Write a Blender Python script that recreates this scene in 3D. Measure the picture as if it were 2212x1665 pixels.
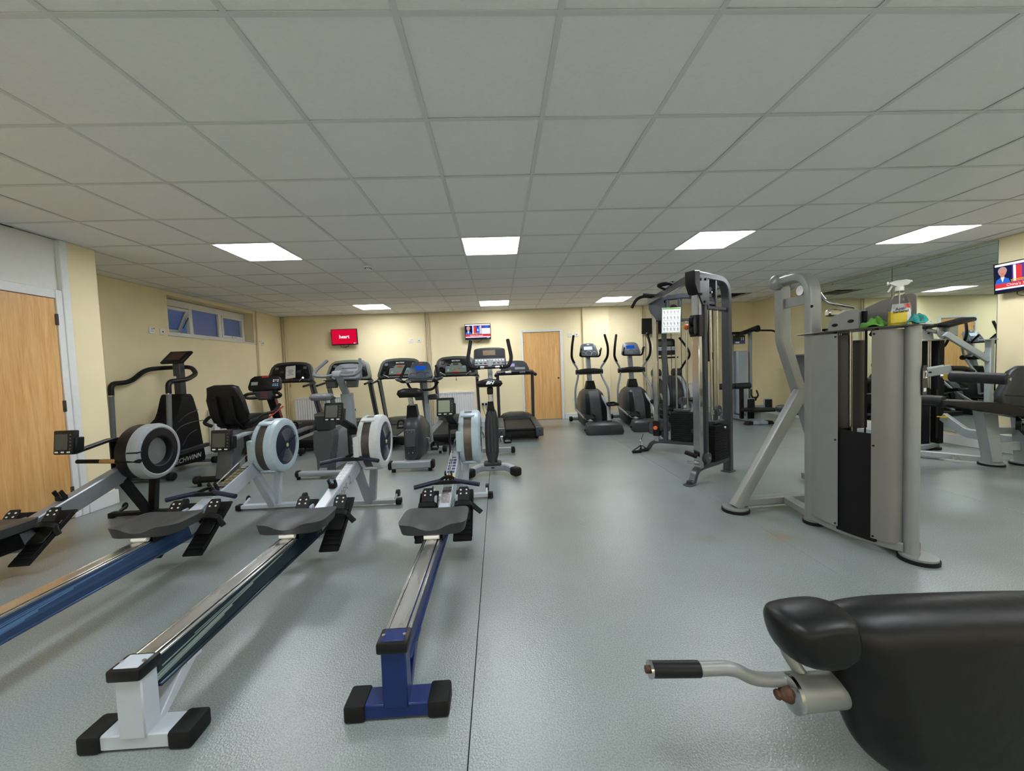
import bpy, bmesh, math, random
from mathutils import Matrix, Vector
random.seed(7)
for o in list(bpy.data.objects): bpy.data.objects.remove(o)
SC = bpy.context.scene
COL = SC.collection
R = math.radians
PI = math.pi

# ------------------------------------------------------------------ camera
CAM_Z = 1.215
def set_camera():
    f, p, y, r = 832.87, 0.0465922, 0.0350911, 0.0374151
    fw = Vector((math.sin(y)*math.cos(p), math.cos(y)*math.cos(p), -math.sin(p)))
    rt = Vector((math.cos(y), -math.sin(y), 0))
    dn = fw.cross(rt)
    right = rt*math.cos(r) + dn*math.sin(r)
    down = -rt*math.sin(r) + dn*math.cos(r)
    cd = bpy.data.cameras.new('camera')
    cd.sensor_fit = 'HORIZONTAL'; cd.sensor_width = 36; cd.lens = 36*f/2212
    cd.clip_start = 0.02; cd.clip_end = 200
    c = bpy.data.objects.new('camera', cd); COL.objects.link(c)
    m = Matrix.Identity(4)
    for i in range(3):
        m[i][0], m[i][1], m[i][2] = right[i], -down[i], -fw[i]
    m[0][3], m[1][3], m[2][3] = 0, 0, CAM_Z
    c.matrix_world = m
    SC.camera = c
set_camera()

# ------------------------------------------------------------------ world: dusk sky seen through the window
def set_world():
    w = bpy.data.worlds.new('dusk_sky'); SC.world = w; w.use_nodes = True
    nt = w.node_tree; nt.nodes.clear()
    out = nt.nodes.new('ShaderNodeOutputWorld'); bg = nt.nodes.new('ShaderNodeBackground')
    tc = nt.nodes.new('ShaderNodeTexCoord'); sp = nt.nodes.new('ShaderNodeSeparateXYZ')
    mr = nt.nodes.new('ShaderNodeMapRange'); cr = nt.nodes.new('ShaderNodeValToRGB')
    mr.inputs['From Min'].default_value = 0.0; mr.inputs['From Max'].default_value = 0.22
    cr.color_ramp.elements[0].color = (0.17, 0.20, 0.27, 1); cr.color_ramp.elements[1].color = (0.035, 0.11, 0.36, 1)
    nt.links.new(tc.outputs['Generated'], sp.inputs[0]); nt.links.new(sp.outputs['Z'], mr.inputs['Value'])
    nt.links.new(mr.outputs[0], cr.inputs[0]); nt.links.new(cr.outputs[0], bg.inputs['Color'])
    bg.inputs['Strength'].default_value = 0.42
    nt.links.new(bg.outputs[0], out.inputs[0])
set_world()
LAMP = 28.0          # emission strength of the ceiling panels
SC.view_settings.view_transform = 'Standard'
SC.view_settings.look = 'None'
SC.view_settings.gamma = 1.0
SC.view_settings.use_curve_mapping = False
SC.view_settings.exposure = 0.12

# ------------------------------------------------------------------ materials
MATS = {}
def srgb(r, g, b):
    def c(x):
        x /= 255.0
        return x/12.92 if x <= 0.04045 else ((x+0.055)/1.055)**2.4
    return (c(r), c(g), c(b))
def pmat(name, col, rough=0.5, metal=0.0, var=0.06, scale=30, bump=0.0, bscale=200, spec=0.5, coat=0.0, emit=None, estr=1.0, alpha=None, trans=0.0, ior=1.45, sheen=0.0, rvar=0.0, aniso=None):
    """Principled material with noise driven colour variation and optional fine relief."""
    if name in MATS: return MATS[name]
    m = bpy.data.materials.new(name); m.use_nodes = True
    nt = m.node_tree; b = nt.nodes['Principled BSDF']
    b.inputs['Roughness'].default_value = rough; b.inputs['Metallic'].default_value = metal
    b.inputs['Specular IOR Level'].default_value = spec
    b.inputs['IOR'].default_value = ior
    if coat: b.inputs['Coat Weight'].default_value = coat; b.inputs['Coat Roughness'].default_value = 0.08
    if sheen: b.inputs['Sheen Weight'].default_value = sheen
    if trans: b.inputs['Transmission Weight'].default_value = trans
    tc = nt.nodes.new('ShaderNodeTexCoord')
    n = nt.nodes.new('ShaderNodeTexNoise'); n.inputs['Scale'].default_value = scale; n.inputs['Detail'].default_value = 4
    mp = nt.nodes.new('ShaderNodeMapping')
    if aniso: mp.inputs['Scale'].default_value = aniso
    nt.links.new(tc.outputs['Object'], mp.inputs[0]); nt.links.new(mp.outputs[0], n.inputs['Vector'])
    cr = nt.nodes.new('ShaderNodeValToRGB')
    cr.color_ramp.elements[0].position = 0.3; cr.color_ramp.elements[1].position = 0.7
    lo = tuple(max(0, c*(1-var)) for c in col); hi = tuple(min(1, c*(1+var)) for c in col)
    cr.color_ramp.elements[0].color = (*lo, 1); cr.color_ramp.elements[1].color = (*hi, 1)
    nt.links.new(n.outputs['Fac'], cr.inputs[0]); nt.links.new(cr.outputs[0], b.inputs['Base Color'])
    if rvar:
        mr = nt.nodes.new('ShaderNodeMapRange')
        mr.inputs['To Min'].default_value = max(0.02, rough-rvar); mr.inputs['To Max'].default_value = min(1, rough+rvar)
        nt.links.new(n.outputs['Fac'], mr.inputs['Value']); nt.links.new(mr.outputs[0], b.inputs['Roughness'])
    if bump:
        n2 = nt.nodes.new('ShaderNodeTexNoise'); n2.inputs['Scale'].default_value = bscale; n2.inputs['Detail'].default_value = 2
        nt.links.new(tc.outputs['Object'], n2.inputs['Vector'])
        bp = nt.nodes.new('ShaderNodeBump'); bp.inputs['Strength'].default_value = bump; bp.inputs['Distance'].default_value = 0.002
        nt.links.new(n2.outputs['Fac'], bp.inputs['Height']); nt.links.new(bp.outputs[0], b.inputs['Normal'])
    if emit:
        b.inputs['Emission Color'].default_value = (*emit, 1); b.inputs['Emission Strength'].default_value = estr
    MATS[name] = m
    return m

def wood_mat(name, c1, c2):
    m = bpy.data.materials.new(name); m.use_nodes = True; nt = m.node_tree; b = nt.nodes['Principled BSDF']
    tc = nt.nodes.new('ShaderNodeTexCoord'); mp = nt.nodes.new('ShaderNodeMapping'); mp.inputs['Scale'].default_value = (14, 14, 0.8)
    n = nt.nodes.new('ShaderNodeTexNoise'); n.inputs['Scale'].default_value = 1.6; n.inputs['Detail'].default_value = 6; n.inputs['Distortion'].default_value = 1.2
    n2 = nt.nodes.new('ShaderNodeTexNoise'); n2.inputs['Scale'].default_value = 9; n2.inputs['Detail'].default_value = 3
    mx = nt.nodes.new('ShaderNodeMix'); mx.data_type = 'FLOAT'; mx.inputs[0].default_value = 0.35
    cr = nt.nodes.new('ShaderNodeValToRGB'); cr.color_ramp.elements[0].position = 0.35; cr.color_ramp.elements[1].position = 0.65
    cr.color_ramp.elements[0].color = (*c1, 1); cr.color_ramp.elements[1].color = (*c2, 1)
    nt.links.new(tc.outputs['Object'], mp.inputs[0]); nt.links.new(mp.outputs[0], n.inputs['Vector']); nt.links.new(mp.outputs[0], n2.inputs['Vector'])
    nt.links.new(n.outputs['Fac'], mx.inputs[2]); nt.links.new(n2.outputs['Fac'], mx.inputs[3]); nt.links.new(mx.outputs[0], cr.inputs[0])
    nt.links.new(cr.outputs[0], b.inputs['Base Color']); b.inputs['Roughness'].default_value = 0.42
    MATS[name] = m
    return m

STAINS = [(1.88, 2.49, 0.14, 0.60), (1.40, 2.53, 0.13, 0.35), (2.05, 5.05, 0.30, 0.35), (2.45, 2.30, 0.2, 0.3)]
def floor_mat():
    m = bpy.data.materials.new('grey_safety_vinyl'); m.use_nodes = True; nt = m.node_tree; b = nt.nodes['Principled BSDF']
    tc = nt.nodes.new('ShaderNodeTexCoord')
    n = nt.nodes.new('ShaderNodeTexNoise'); n.inputs['Scale'].default_value = 140; n.inputs['Detail'].default_value = 3
    big = nt.nodes.new('ShaderNodeTexNoise'); big.inputs['Scale'].default_value = 1.3; big.inputs['Detail'].default_value = 4
    v = nt.nodes.new('ShaderNodeTexNoise'); v.inputs['Scale'].default_value = 190; v.inputs['Detail'].default_value = 1
    for q in (n, big, v): nt.links.new(tc.outputs['Object'], q.inputs['Vector'])
    cr = nt.nodes.new('ShaderNodeValToRGB'); e = cr.color_ramp.elements
    e[0].position = 0.30; e[0].color = (0.185, 0.222, 0.222, 1); e[1].position = 0.70; e[1].color = (0.285, 0.325, 0.325, 1)
    nt.links.new(v.outputs['Fac'], cr.inputs[0])
    cb = nt.nodes.new('ShaderNodeValToRGB'); e = cb.color_ramp.elements
    e[0].position = 0.32; e[0].color = (0.90, 0.89, 0.86, 1); e[1].position = 0.6; e[1].color = (1, 1, 1, 1)
    nt.links.new(big.outputs['Fac'], cb.inputs[0])
    mx = nt.nodes.new('ShaderNodeMix'); mx.data_type = 'RGBA'; mx.blend_type = 'MULTIPLY'; mx.inputs[0].default_value = 1
    nt.links.new(cr.outputs[0], mx.inputs[6]); nt.links.new(cb.outputs[0], mx.inputs[7]); nt.links.new(mx.outputs[2], b.inputs['Base Color'])
    last = mx.outputs[2]
    for (sx, sy, rad, amt) in STAINS:                    # rusty scuffs left by machine feet
        vd = nt.nodes.new('ShaderNodeVectorMath'); vd.operation = 'DISTANCE'; vd.inputs[1].default_value = (sx, sy, 0)
        nd = nt.nodes.new('ShaderNodeTexNoise'); nd.inputs['Scale'].default_value = 9
        va = nt.nodes.new('ShaderNodeVectorMath'); va.operation = 'MULTIPLY_ADD'; va.inputs[1].default_value = (0.16, 0.16, 0); nt.links.new(nd.outputs['Color'], va.inputs[0]); nt.links.new(tc.outputs['Object'], nd.inputs['Vector'])
        vs = nt.nodes.new('ShaderNodeVectorMath'); vs.operation = 'SUBTRACT'; vs.inputs[1].default_value = (0.08, 0.08, 0)
        nt.links.new(tc.outputs['Object'], va.inputs[2]); nt.links.new(va.outputs[0], vs.inputs[0]); nt.links.new(vs.outputs[0], vd.inputs[0])
        m2 = nt.nodes.new('ShaderNodeMapRange'); m2.interpolation_type = 'SMOOTHSTEP'; m2.inputs['From Min'].default_value = rad; m2.inputs['From Max'].default_value = 0; m2.inputs['To Max'].default_value = amt
        nt.links.new(vd.outputs['Value'], m2.inputs['Value'])
        mm = nt.nodes.new('ShaderNodeMix'); mm.data_type = 'RGBA'; mm.inputs[7].default_value = (0.23, 0.18, 0.11, 1)
        nt.links.new(m2.outputs[0], mm.inputs[0]); nt.links.new(last, mm.inputs[6]); last = mm.outputs[2]
    nt.links.new(last, b.inputs['Base Color'])
    mr = nt.nodes.new('ShaderNodeMapRange'); mr.inputs['To Min'].default_value = 0.21; mr.inputs['To Max'].default_value = 0.28
    nt.links.new(big.outputs['Fac'], mr.inputs['Value']); nt.links.new(mr.outputs[0], b.inputs['Roughness'])
    bp = nt.nodes.new('ShaderNodeBump'); bp.inputs['Strength'].default_value = 0.85; bp.inputs['Distance'].default_value = 0.0018
    nt.links.new(n.outputs['Fac'], bp.inputs['Height']); nt.links.new(bp.outputs[0], b.inputs['Normal'])
    b.inputs['Specular IOR Level'].default_value = 0.75
    MATS['floor'] = m
    return m

def emat(name, col, s):
    if name in MATS: return MATS[name]
    m = bpy.data.materials.new(name); m.use_nodes = True; nt = m.node_tree; nt.nodes.clear()
    o = nt.nodes.new('ShaderNodeOutputMaterial'); e = nt.nodes.new('ShaderNodeEmission')
    e.inputs['Color'].default_value = (*col, 1); e.inputs['Strength'].default_value = s
    nt.links.new(e.outputs[0], o.inputs[0]); MATS[name] = m
    return m

WALL = pmat('cream_wall_paint', (0.90, 0.785, 0.51), 0.75, var=0.03, scale=3, bump=0.08, bscale=160)
CEILT = pmat('ceiling_tile_board', (0.86, 0.86, 0.845), 0.92, var=0.02, scale=60, bump=0.15, bscale=400)
TBAR = pmat('ceiling_grid_enamel', (0.70, 0.71, 0.69), 0.5, var=0.02)
WHITE = pmat('white_gloss_paint', (0.78, 0.80, 0.80), 0.22, var=0.02)
OVERP = pmat('white_panel_paint', (0.74, 0.74, 0.70), 0.6, var=0.02)
UPVC = pmat('white_upvc', (0.80, 0.80, 0.76), 0.35, var=0.02)
RADW = pmat('radiator_enamel', (0.80, 0.81, 0.82), 0.35, var=0.02)
WOOD = wood_mat('oak_veneer', srgb(210, 156, 90), srgb(236, 190, 128))
FLOOR = floor_mat()
BLK = pmat('black_plastic', (0.0050, 0.0050, 0.0060), 0.42, var=0.15, spec=0.35)
BLKM = pmat('black_matt', (0.0035, 0.0035, 0.004), 0.65, var=0.15, spec=0.3)
RUB = pmat('black_rubber', (0.0065, 0.0065, 0.007), 0.6, spec=0.3, var=0.2, bump=0.1, bscale=300)
CHAR = pmat('charcoal_plastic', (0.027, 0.030, 0.0345), 0.42, spec=0.4, var=0.12, bump=0.1, bscale=600)
DGREY = pmat('dark_grey_plastic', (0.052, 0.057, 0.064), 0.42, var=0.08)
MGREY = pmat('mid_grey_plastic', (0.145, 0.158, 0.172), 0.42, var=0.06)
LGREY = pmat('light_grey_paint', (0.27, 0.30, 0.325), 0.34, var=0.04)
GUN = pmat('gunmetal_paint', (0.060, 0.066, 0.076), 0.33, metal=0.35, var=0.08)
SILV = pmat('silver_grey_powdercoat', (0.265, 0.275, 0.265), 0.38, metal=0.30, var=0.04, scale=8, bump=0.05, bscale=500)
TAUPE = pmat('taupe_metal_shroud', (0.205, 0.20, 0.185), 0.40, metal=0.30, var=0.04, scale=4)
BRONZ = pmat('dark_bronze_sheet', (0.075, 0.068, 0.064), 0.38, metal=0.4, var=0.06, scale=4)
CHROME = pmat('chrome', (0.50, 0.50, 0.505), 0.16, metal=1.0, var=0.05, rvar=0.06, scale=12)
STEEL = pmat('brushed_steel', (0.62, 0.61, 0.59), 0.27, metal=1.0, var=0.12, rvar=0.10, scale=20, aniso=(1, 0.15, 1))
RUST = pmat('rusted_steel', (0.085, 0.043, 0.026), 0.65, metal=0.4, var=0.5, scale=60, bump=0.4, bscale=120)
BRASS = pmat('brass', (0.55, 0.38, 0.12), 0.3, metal=1.0)
RWHITE = pmat('rower_pale_grey_paint', (0.45, 0.50, 0.56), 0.32, var=0.03)
RCAGE = pmat('rower_pale_blue_plastic', (0.40, 0.50, 0.57), 0.38, var=0.04)
RCAGEW = pmat('rower_white_plastic', (0.55, 0.585, 0.61), 0.38, var=0.04)
RNAVY = pmat('navy_plastic', (0.008, 0.012, 0.040), 0.40, var=0.1)
RBLUE = pmat('royal_blue_paint', (0.006, 0.022, 0.125), 0.36, metal=0.15, var=0.08)
RTEAL = pmat('dark_teal_anodised', (0.016, 0.036, 0.050), 0.25, metal=0.5, var=0.15, scale=5, aniso=(1, 0.06, 6))
RSLATE = pmat('slate_blue_anodised', (0.055, 0.105, 0.23), 0.28, metal=0.5, var=0.25, scale=5, aniso=(1, 0.06, 8))
SEATM = pmat('grey_rubber_seat', (0.036, 0.037, 0.039), 0.48, var=0.15, scale=12, bump=0.05, bscale=300)
MESHB = pmat('perforated_brown_mesh', (0.075, 0.065, 0.058), 0.5, metal=0.5, var=0.5, scale=320)
VINYL = pmat('black_vinyl', (0.0045, 0.0045, 0.005), 0.40, var=0.2, scale=10, bump=0.55, bscale=24, spec=0.35)
VINYLG = pmat('dark_grey_vinyl', (0.024, 0.027, 0.031), 0.42, var=0.1, bump=0.12, bscale=40)
FOAM = pmat('black_foam_roller', (0.010, 0.0105, 0.012), 0.55, var=0.15, bump=0.1, bscale=200)
LCDG = pmat('grey_green_lcd', (0.28, 0.33, 0.26), 0.25, var=0.03)
LCDD = pmat('dim_lcd', (0.055, 0.060, 0.050), 0.25, var=0.04)
RED = pmat('red_plastic', (0.45, 0.02, 0.02), 0.35, var=0.05)
ORANGE = pmat('orange_plastic', (0.75, 0.13, 0.02), 0.38, var=0.05)
YELLOW = pmat('yellow_plastic', (0.72, 0.50, 0.02), 0.4, var=0.05)
PAPER = pmat('white_paper', (0.75, 0.76, 0.75), 0.8, var=0.02)
INK = pmat('printed_ink', (0.03, 0.03, 0.035), 0.7, var=0.05)
INKG = pmat('grey_print', (0.22, 0.24, 0.25), 0.7, var=0.05)
GREENP = pmat('green_print', (0.10, 0.28, 0.06), 0.7, var=0.05)
SKYP = pmat('blue_buttons', (0.20, 0.42, 0.62), 0.4, var=0.05)
WHITEP = pmat('white_print', (0.72, 0.74, 0.75), 0.5, var=0.02)
SAGE = pmat('sage_console_panel', (0.20, 0.225, 0.185), 0.42, var=0.04)
WOODH = pmat('wood_grip', (0.42, 0.21, 0.08), 0.5, var=0.2, scale=40, aniso=(1, 8, 8))
VOID = pmat('unlit_void_board', (0.004, 0.004, 0.004), 0.9, var=0.1, spec=0.0)
PIPE = pmat('painted_pipe', (0.66, 0.58, 0.40), 0.4, var=0.03)
# ------------------------------------------------------------------ geometry helpers
def V(*a): return Vector(a)
def frame(o, x, y):
    x = Vector(x).normalized(); y = Vector(y); y = (y - x*y.dot(x)).normalized(); z = x.cross(y)
    m = Matrix.Identity(4)
    for i in range(3): m[i][0], m[i][1], m[i][2], m[i][3] = x[i], y[i], z[i], o[i]
    return m
def T(x, y, z): return Matrix.Translation((x, y, z))
def RX(a): return Matrix.Rotation(R(a), 4, 'X')
def RY(a): return Matrix.Rotation(R(a), 4, 'Y')
def RZ(a): return Matrix.Rotation(R(a), 4, 'Z')
def fillet(pts, r, n=5):
    """polyline with rounded corners; r may be a number or a list"""
    pts = [Vector(p) for p in pts]
    if r == 0 or len(pts) < 3: return pts
    out = [pts[0]]
    for i in range(1, len(pts)-1):
        a, b, c = pts[i-1], pts[i], pts[i+1]
        rr = r[i-1] if isinstance(r, (list, tuple)) else r
        d1 = (a-b); d2 = (c-b); l = min(rr, d1.length*0.49, d2.length*0.49)
        p0 = b+d1.normalized()*l; p2 = b+d2.normalized()*l
        for k in range(n+1):
            t = k/n
            out.append(p0*(1-t)**2 + b*2*t*(1-t) + p2*t*t)
    out.append(pts[-1])
    return out
def circ(r, n=12, sy=1.0): return [(r*math.cos(2*PI*i/n), r*sy*math.sin(2*PI*i/n)) for i in range(n)]
def rrect(w, h, b=0.004, n=1):
    if n == 1:
        x, y = w/2, h/2
        return [(x-b, -y), (x, -y+b), (x, y-b), (x-b, y), (-x+b, y), (-x, y-b), (-x, -y+b), (-x+b, -y)]
    o = []
    for cx, cy, a0 in ((w/2-b, -h/2+b, -90), (w/2-b, h/2-b, 0), (-w/2+b, h/2-b, 90), (-w/2+b, -h/2+b, 180)):
        for k in range(n+1):
            a = R(a0+90*k/n); o.append((cx+b*math.cos(a), cy+b*math.sin(a)))
    return o
class MB:
    def __init__(s): s.v = []; s.f = []; s.m = []; s.k = 0; s.M = Matrix.Identity(4)
    def mat(s, k): s.k = k; return s
    def at(s, M=None): s.M = M if M is not None else Matrix.Identity(4); return s
    def add(s, vs, fs):
        b = len(s.v); M = s.M
        s.v += [M @ Vector(p) for p in vs]; s.f += [[b+i for i in f] for f in fs]; s.m += [s.k]*len(fs); return s
    def addbm(s, bm):
        bm.verts.index_update()
        s.add([v.co.copy() for v in bm.verts], [[v.index for v in f.verts] for f in bm.faces]); bm.free(); return s
    def box(s, c, d, b=0.004, rot=None, seg=1):
        b = min(b, min(d)*0.49)
        bm = bmesh.new(); bmesh.ops.create_cube(bm, size=1.0)
        bmesh.ops.scale(bm, vec=d, verts=bm.verts)
        if b > 0: bmesh.ops.bevel(bm, geom=list(bm.edges), offset=b, segments=seg, profile=0.5, affect='EDGES')
        M = Matrix.Translation(c)
        if rot is not None: M = M @ rot
        bm.transform(M); return s.addbm(bm)
    def rect(s, x0, x1, y0, y1, z=0):      # flat quad in the local xy plane
        return s.add([(x0, y0, z), (x1, y0, z), (x1, y1, z), (x0, y1, z)], [[0, 1, 2, 3]])
    def poly(s, pts, z=0): return s.add([(p[0], p[1], z) for p in pts], [list(range(len(pts)))])
    def sweep(s, pts, prof, up=(0, 0, 1), cap=True, closed=False, scale=None):
        pts = [Vector(p) for p in pts]; n = len(pts); m = len(prof); vs = []
        up = Vector(up); prev = None
        for i, p in enumerate(pts):
            if closed: t = (pts[(i+1) % n]-pts[i-1])
            else: t = pts[min(i+1, n-1)]-pts[max(i-1, 0)]
            t.normalize()
            u = up if prev is None else prev
            x = t.cross(u)
            if x.length < 1e-4: x = t.cross(Vector((0, 1, 0)) if abs(t.y) < .9 else Vector((1, 0, 0)))
            x.normalize(); y = x.cross(t).normalized(); prev = y
            # mitre: stretch in the bend plane is ignored, corners are filleted
            k = scale[i] if scale else 1.0
            for a, b in prof: vs.append(p + x*a*k + y*b*k)
        fs = []
        for i in range(n if closed else n-1):
            j = (i+1) % n
            for q in range(m):
                r = (q+1) % m
                fs.append([i*m+q, i*m+r, j*m+r, j*m+q])
        if cap and not closed: fs += [list(range(m))[::-1], [(n-1)*m+q for q in range(m)]]
        return s.add(vs, fs)
    def tube(s, pts, r, n=10, fr=0.0, closed=False, fn=5, scale=None):
        p = fillet(pts, fr, fn) if fr else pts
        return s.sweep(p, circ(r, n), closed=closed, scale=scale)
    def bar(s, pts, w, h, fr=0.0, b=0.005, up=(0, 0, 1), fn=5, round_=1):
        p = fillet(pts, fr, fn) if fr else pts
        return s.sweep(p, rrect(w, h, b, round_), up=up)
    def cyl(s, a, b, r0, r1=None, n=16, bev=0.0):
        r1 = r0 if r1 is None else r1
        a = Vector(a); b = Vector(b); d = (b-a); L = d.length
        if bev > 0: prof = [(0, 0), (r0-bev, 0), (r0, bev), (r1, L-bev), (r1-bev, L), (0, L)]
        else: prof = [(0, 0), (r0, 0), (r1, L), (0, L)]
        return s.lathe(prof, a, d, n)
    def lathe(s, prof, o=(0, 0, 0), axis=(0, 0, 1), n=20):
        z = Vector(axis).normalized(); x = z.orthogonal().normalized(); y = z.cross(x); o = Vector(o)
        vs = []; idx = []
        for r, h in prof:
            if r <= 1e-6: idx.append([len(vs)]); vs.append(o+z*h)
            else:
                idx.append(list(range(len(vs), len(vs)+n)))
                vs += [o+z*h+(x*math.cos(2*PI*i/n)+y*math.sin(2*PI*i/n))*r for i in range(n)]
        fs = []
        for A, B in zip(idx, idx[1:]):
            for i in range(n):
                j = (i+1) % n
                if len(A) == 1 and len(B) == 1: break
                if len(A) == 1: fs.append([A[0], B[i], B[j]])
                elif len(B) == 1: fs.append([A[i], A[j], B[0]])
                else: fs.append([A[i], A[j], B[j], B[i]])
        return s.add(vs, fs)
    def prism(s, outl, d, M=None, b=0.0, seg=1):
        """outline in the local xy plane, extruded from z=-d/2 to d/2"""
        bm = bmesh.new()
        lo = [bm.verts.new((p[0], p[1], -d/2)) for p in outl]; hi = [bm.verts.new((p[0], p[1], d/2)) for p in outl]
        n = len(outl)
        bm.faces.new(lo[::-1]); bm.faces.new(hi)
        for i in range(n): bm.faces.new([lo[i], lo[(i+1) % n], hi[(i+1) % n], hi[i]])
        if b > 0:
            es = [e for e in bm.edges if abs(e.verts[0].co.z-e.verts[1].co.z) < 1e-9]
            bmesh.ops.bevel(bm, geom=es, offset=b, segments=seg, profile=0.5, affect='EDGES')
        if M is not None: bm.transform(M)
        return s.addbm(bm)
    def loft(s, secs, cap=True):
        m = len(secs[0]); vs = [p for q in secs for p in q]; fs = []
        for i in range(len(secs)-1):
            for q in range(m):
                r = (q+1) % m; fs.append([i*m+q, i*m+r, (i+1)*m+r, (i+1)*m+q])
        if cap: fs += [list(range(m))[::-1], [(len(secs)-1)*m+q for q in range(m)]]
        return s.add(vs, fs)
    def grid(s, fn, nu, nv):
        vs = [fn(i/(nu-1), j/(nv-1)) for j in range(nv) for i in range(nu)]
        return s.add(vs, [[j*nu+i, j*nu+i+1, (j+1)*nu+i+1, (j+1)*nu+i] for j in range(nv-1) for i in range(nu-1)])
    def ell(s, c, r, n=16, m=10, M=None):
        prof = [(math.sin(PI*i/m), -math.cos(PI*i/m)) for i in range(m+1)]
        prof[0] = (0, -1); prof[-1] = (0, 1)
        old = s.M; s.M = old @ Matrix.Translation(c) @ (M if M is not None else Matrix.Identity(4)) @ Matrix.Diagonal((*r, 1))
        s.lathe(prof, n=n); s.M = old; return s
    def text(s, body, size, M, align='CENTER', shear=0.0, bold=0.0, sx=1.0):
        cu = bpy.data.curves.new('t', 'FONT'); cu.body = body; cu.size = size; cu.align_x = align; cu.align_y = 'CENTER'
        cu.shear = shear; cu.offset = bold; cu.resolution_u = 2
        ob = bpy.data.objects.new('t', cu); COL.objects.link(ob)
        me = bpy.data.meshes.new_from_object(ob.evaluated_get(bpy.context.evaluated_depsgraph_get()))
        old = s.M; s.M = old @ M
        s.add([Vector((v.co.x*sx, v.co.y, v.co.z)) for v in me.vertices], [list(p.vertices) for p in me.polygons]); s.M = old
        bpy.data.objects.remove(ob); bpy.data.curves.remove(cu); bpy.data.meshes.remove(me)
        return s
    def build(s, name, mats, parent=None, angle=38, flat=False, recalc=True):
        me = bpy.data.meshes.new(name); me.from_pydata([tuple(v) for v in s.v], [], s.f)
        if not isinstance(mats, (list, tuple)): mats = [mats]
        for m in mats: me.materials.append(m)
        me.polygons.foreach_set('material_index', [min(k, len(mats)-1) for k in s.m])
        if recalc:
            bm = bmesh.new(); bm.from_mesh(me); bmesh.ops.recalc_face_normals(bm, faces=bm.faces); bm.to_mesh(me); bm.free()
        if not flat:
            me.polygons.foreach_set('use_smooth', [True]*len(me.polygons)); me.set_sharp_from_angle(angle=R(angle))
        me.update()
        o = bpy.data.objects.new(name, me); COL.objects.link(o)
        if parent is not None: o.parent = parent
        return o
def tag(o, label=None, cat=None, group=None, kind=None):
    if label: o['label'] = label
    if cat: o['category'] = cat
    if group: o['group'] = group
    if kind: o['kind'] = kind
    return o
def thing(name, label, cat, loc=(0, 0, 0), rz=0, group=None):
    o = bpy.data.objects.new(name, None); COL.objects.link(o); o.empty_display_size = 0.1
    o.location = loc; o.rotation_euler = (0, 0, R(rz))
    return tag(o, label, cat, group)
def P(name, mats, parent, fn, label=None, **kw):
    """build one part: fn receives the mesh builder"""
    b = MB(); fn(b); o = b.build(name, mats, parent, **kw)
    if label: o['label'] = label
    return o
def part(name, mats, parent, *ops, label=None, **kw):
    """build one part from a list of (method, args..., {kwargs}) tuples"""
    b = MB()
    for op in ops:
        k = op[-1] if isinstance(op[-1], dict) else {}
        a = op[1:-1] if k else op[1:]
        getattr(b, op[0])(*a, **k)
    o = b.build(name, mats, parent, **kw)
    if label: o['label'] = label
    return o
def inst(o, parent=None, loc=None, rot=None):
    c = o.copy(); COL.objects.link(c); c.parent = parent if parent is not None else o.parent
    if loc is not None: c.location = loc
    if rot is not None: c.rotation_euler = rot
    return c
def copy_tree(o, parent=None):
    c = o.copy(); COL.objects.link(c); c.parent = parent
    for ch in list(o.children): copy_tree(ch, c)
    return c
def kids(root, base):
    r = []
    for c in root.children:
        if c.name.split('.')[0] == base: r.append(c)
        r += kids(c, base)
    return r
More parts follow.
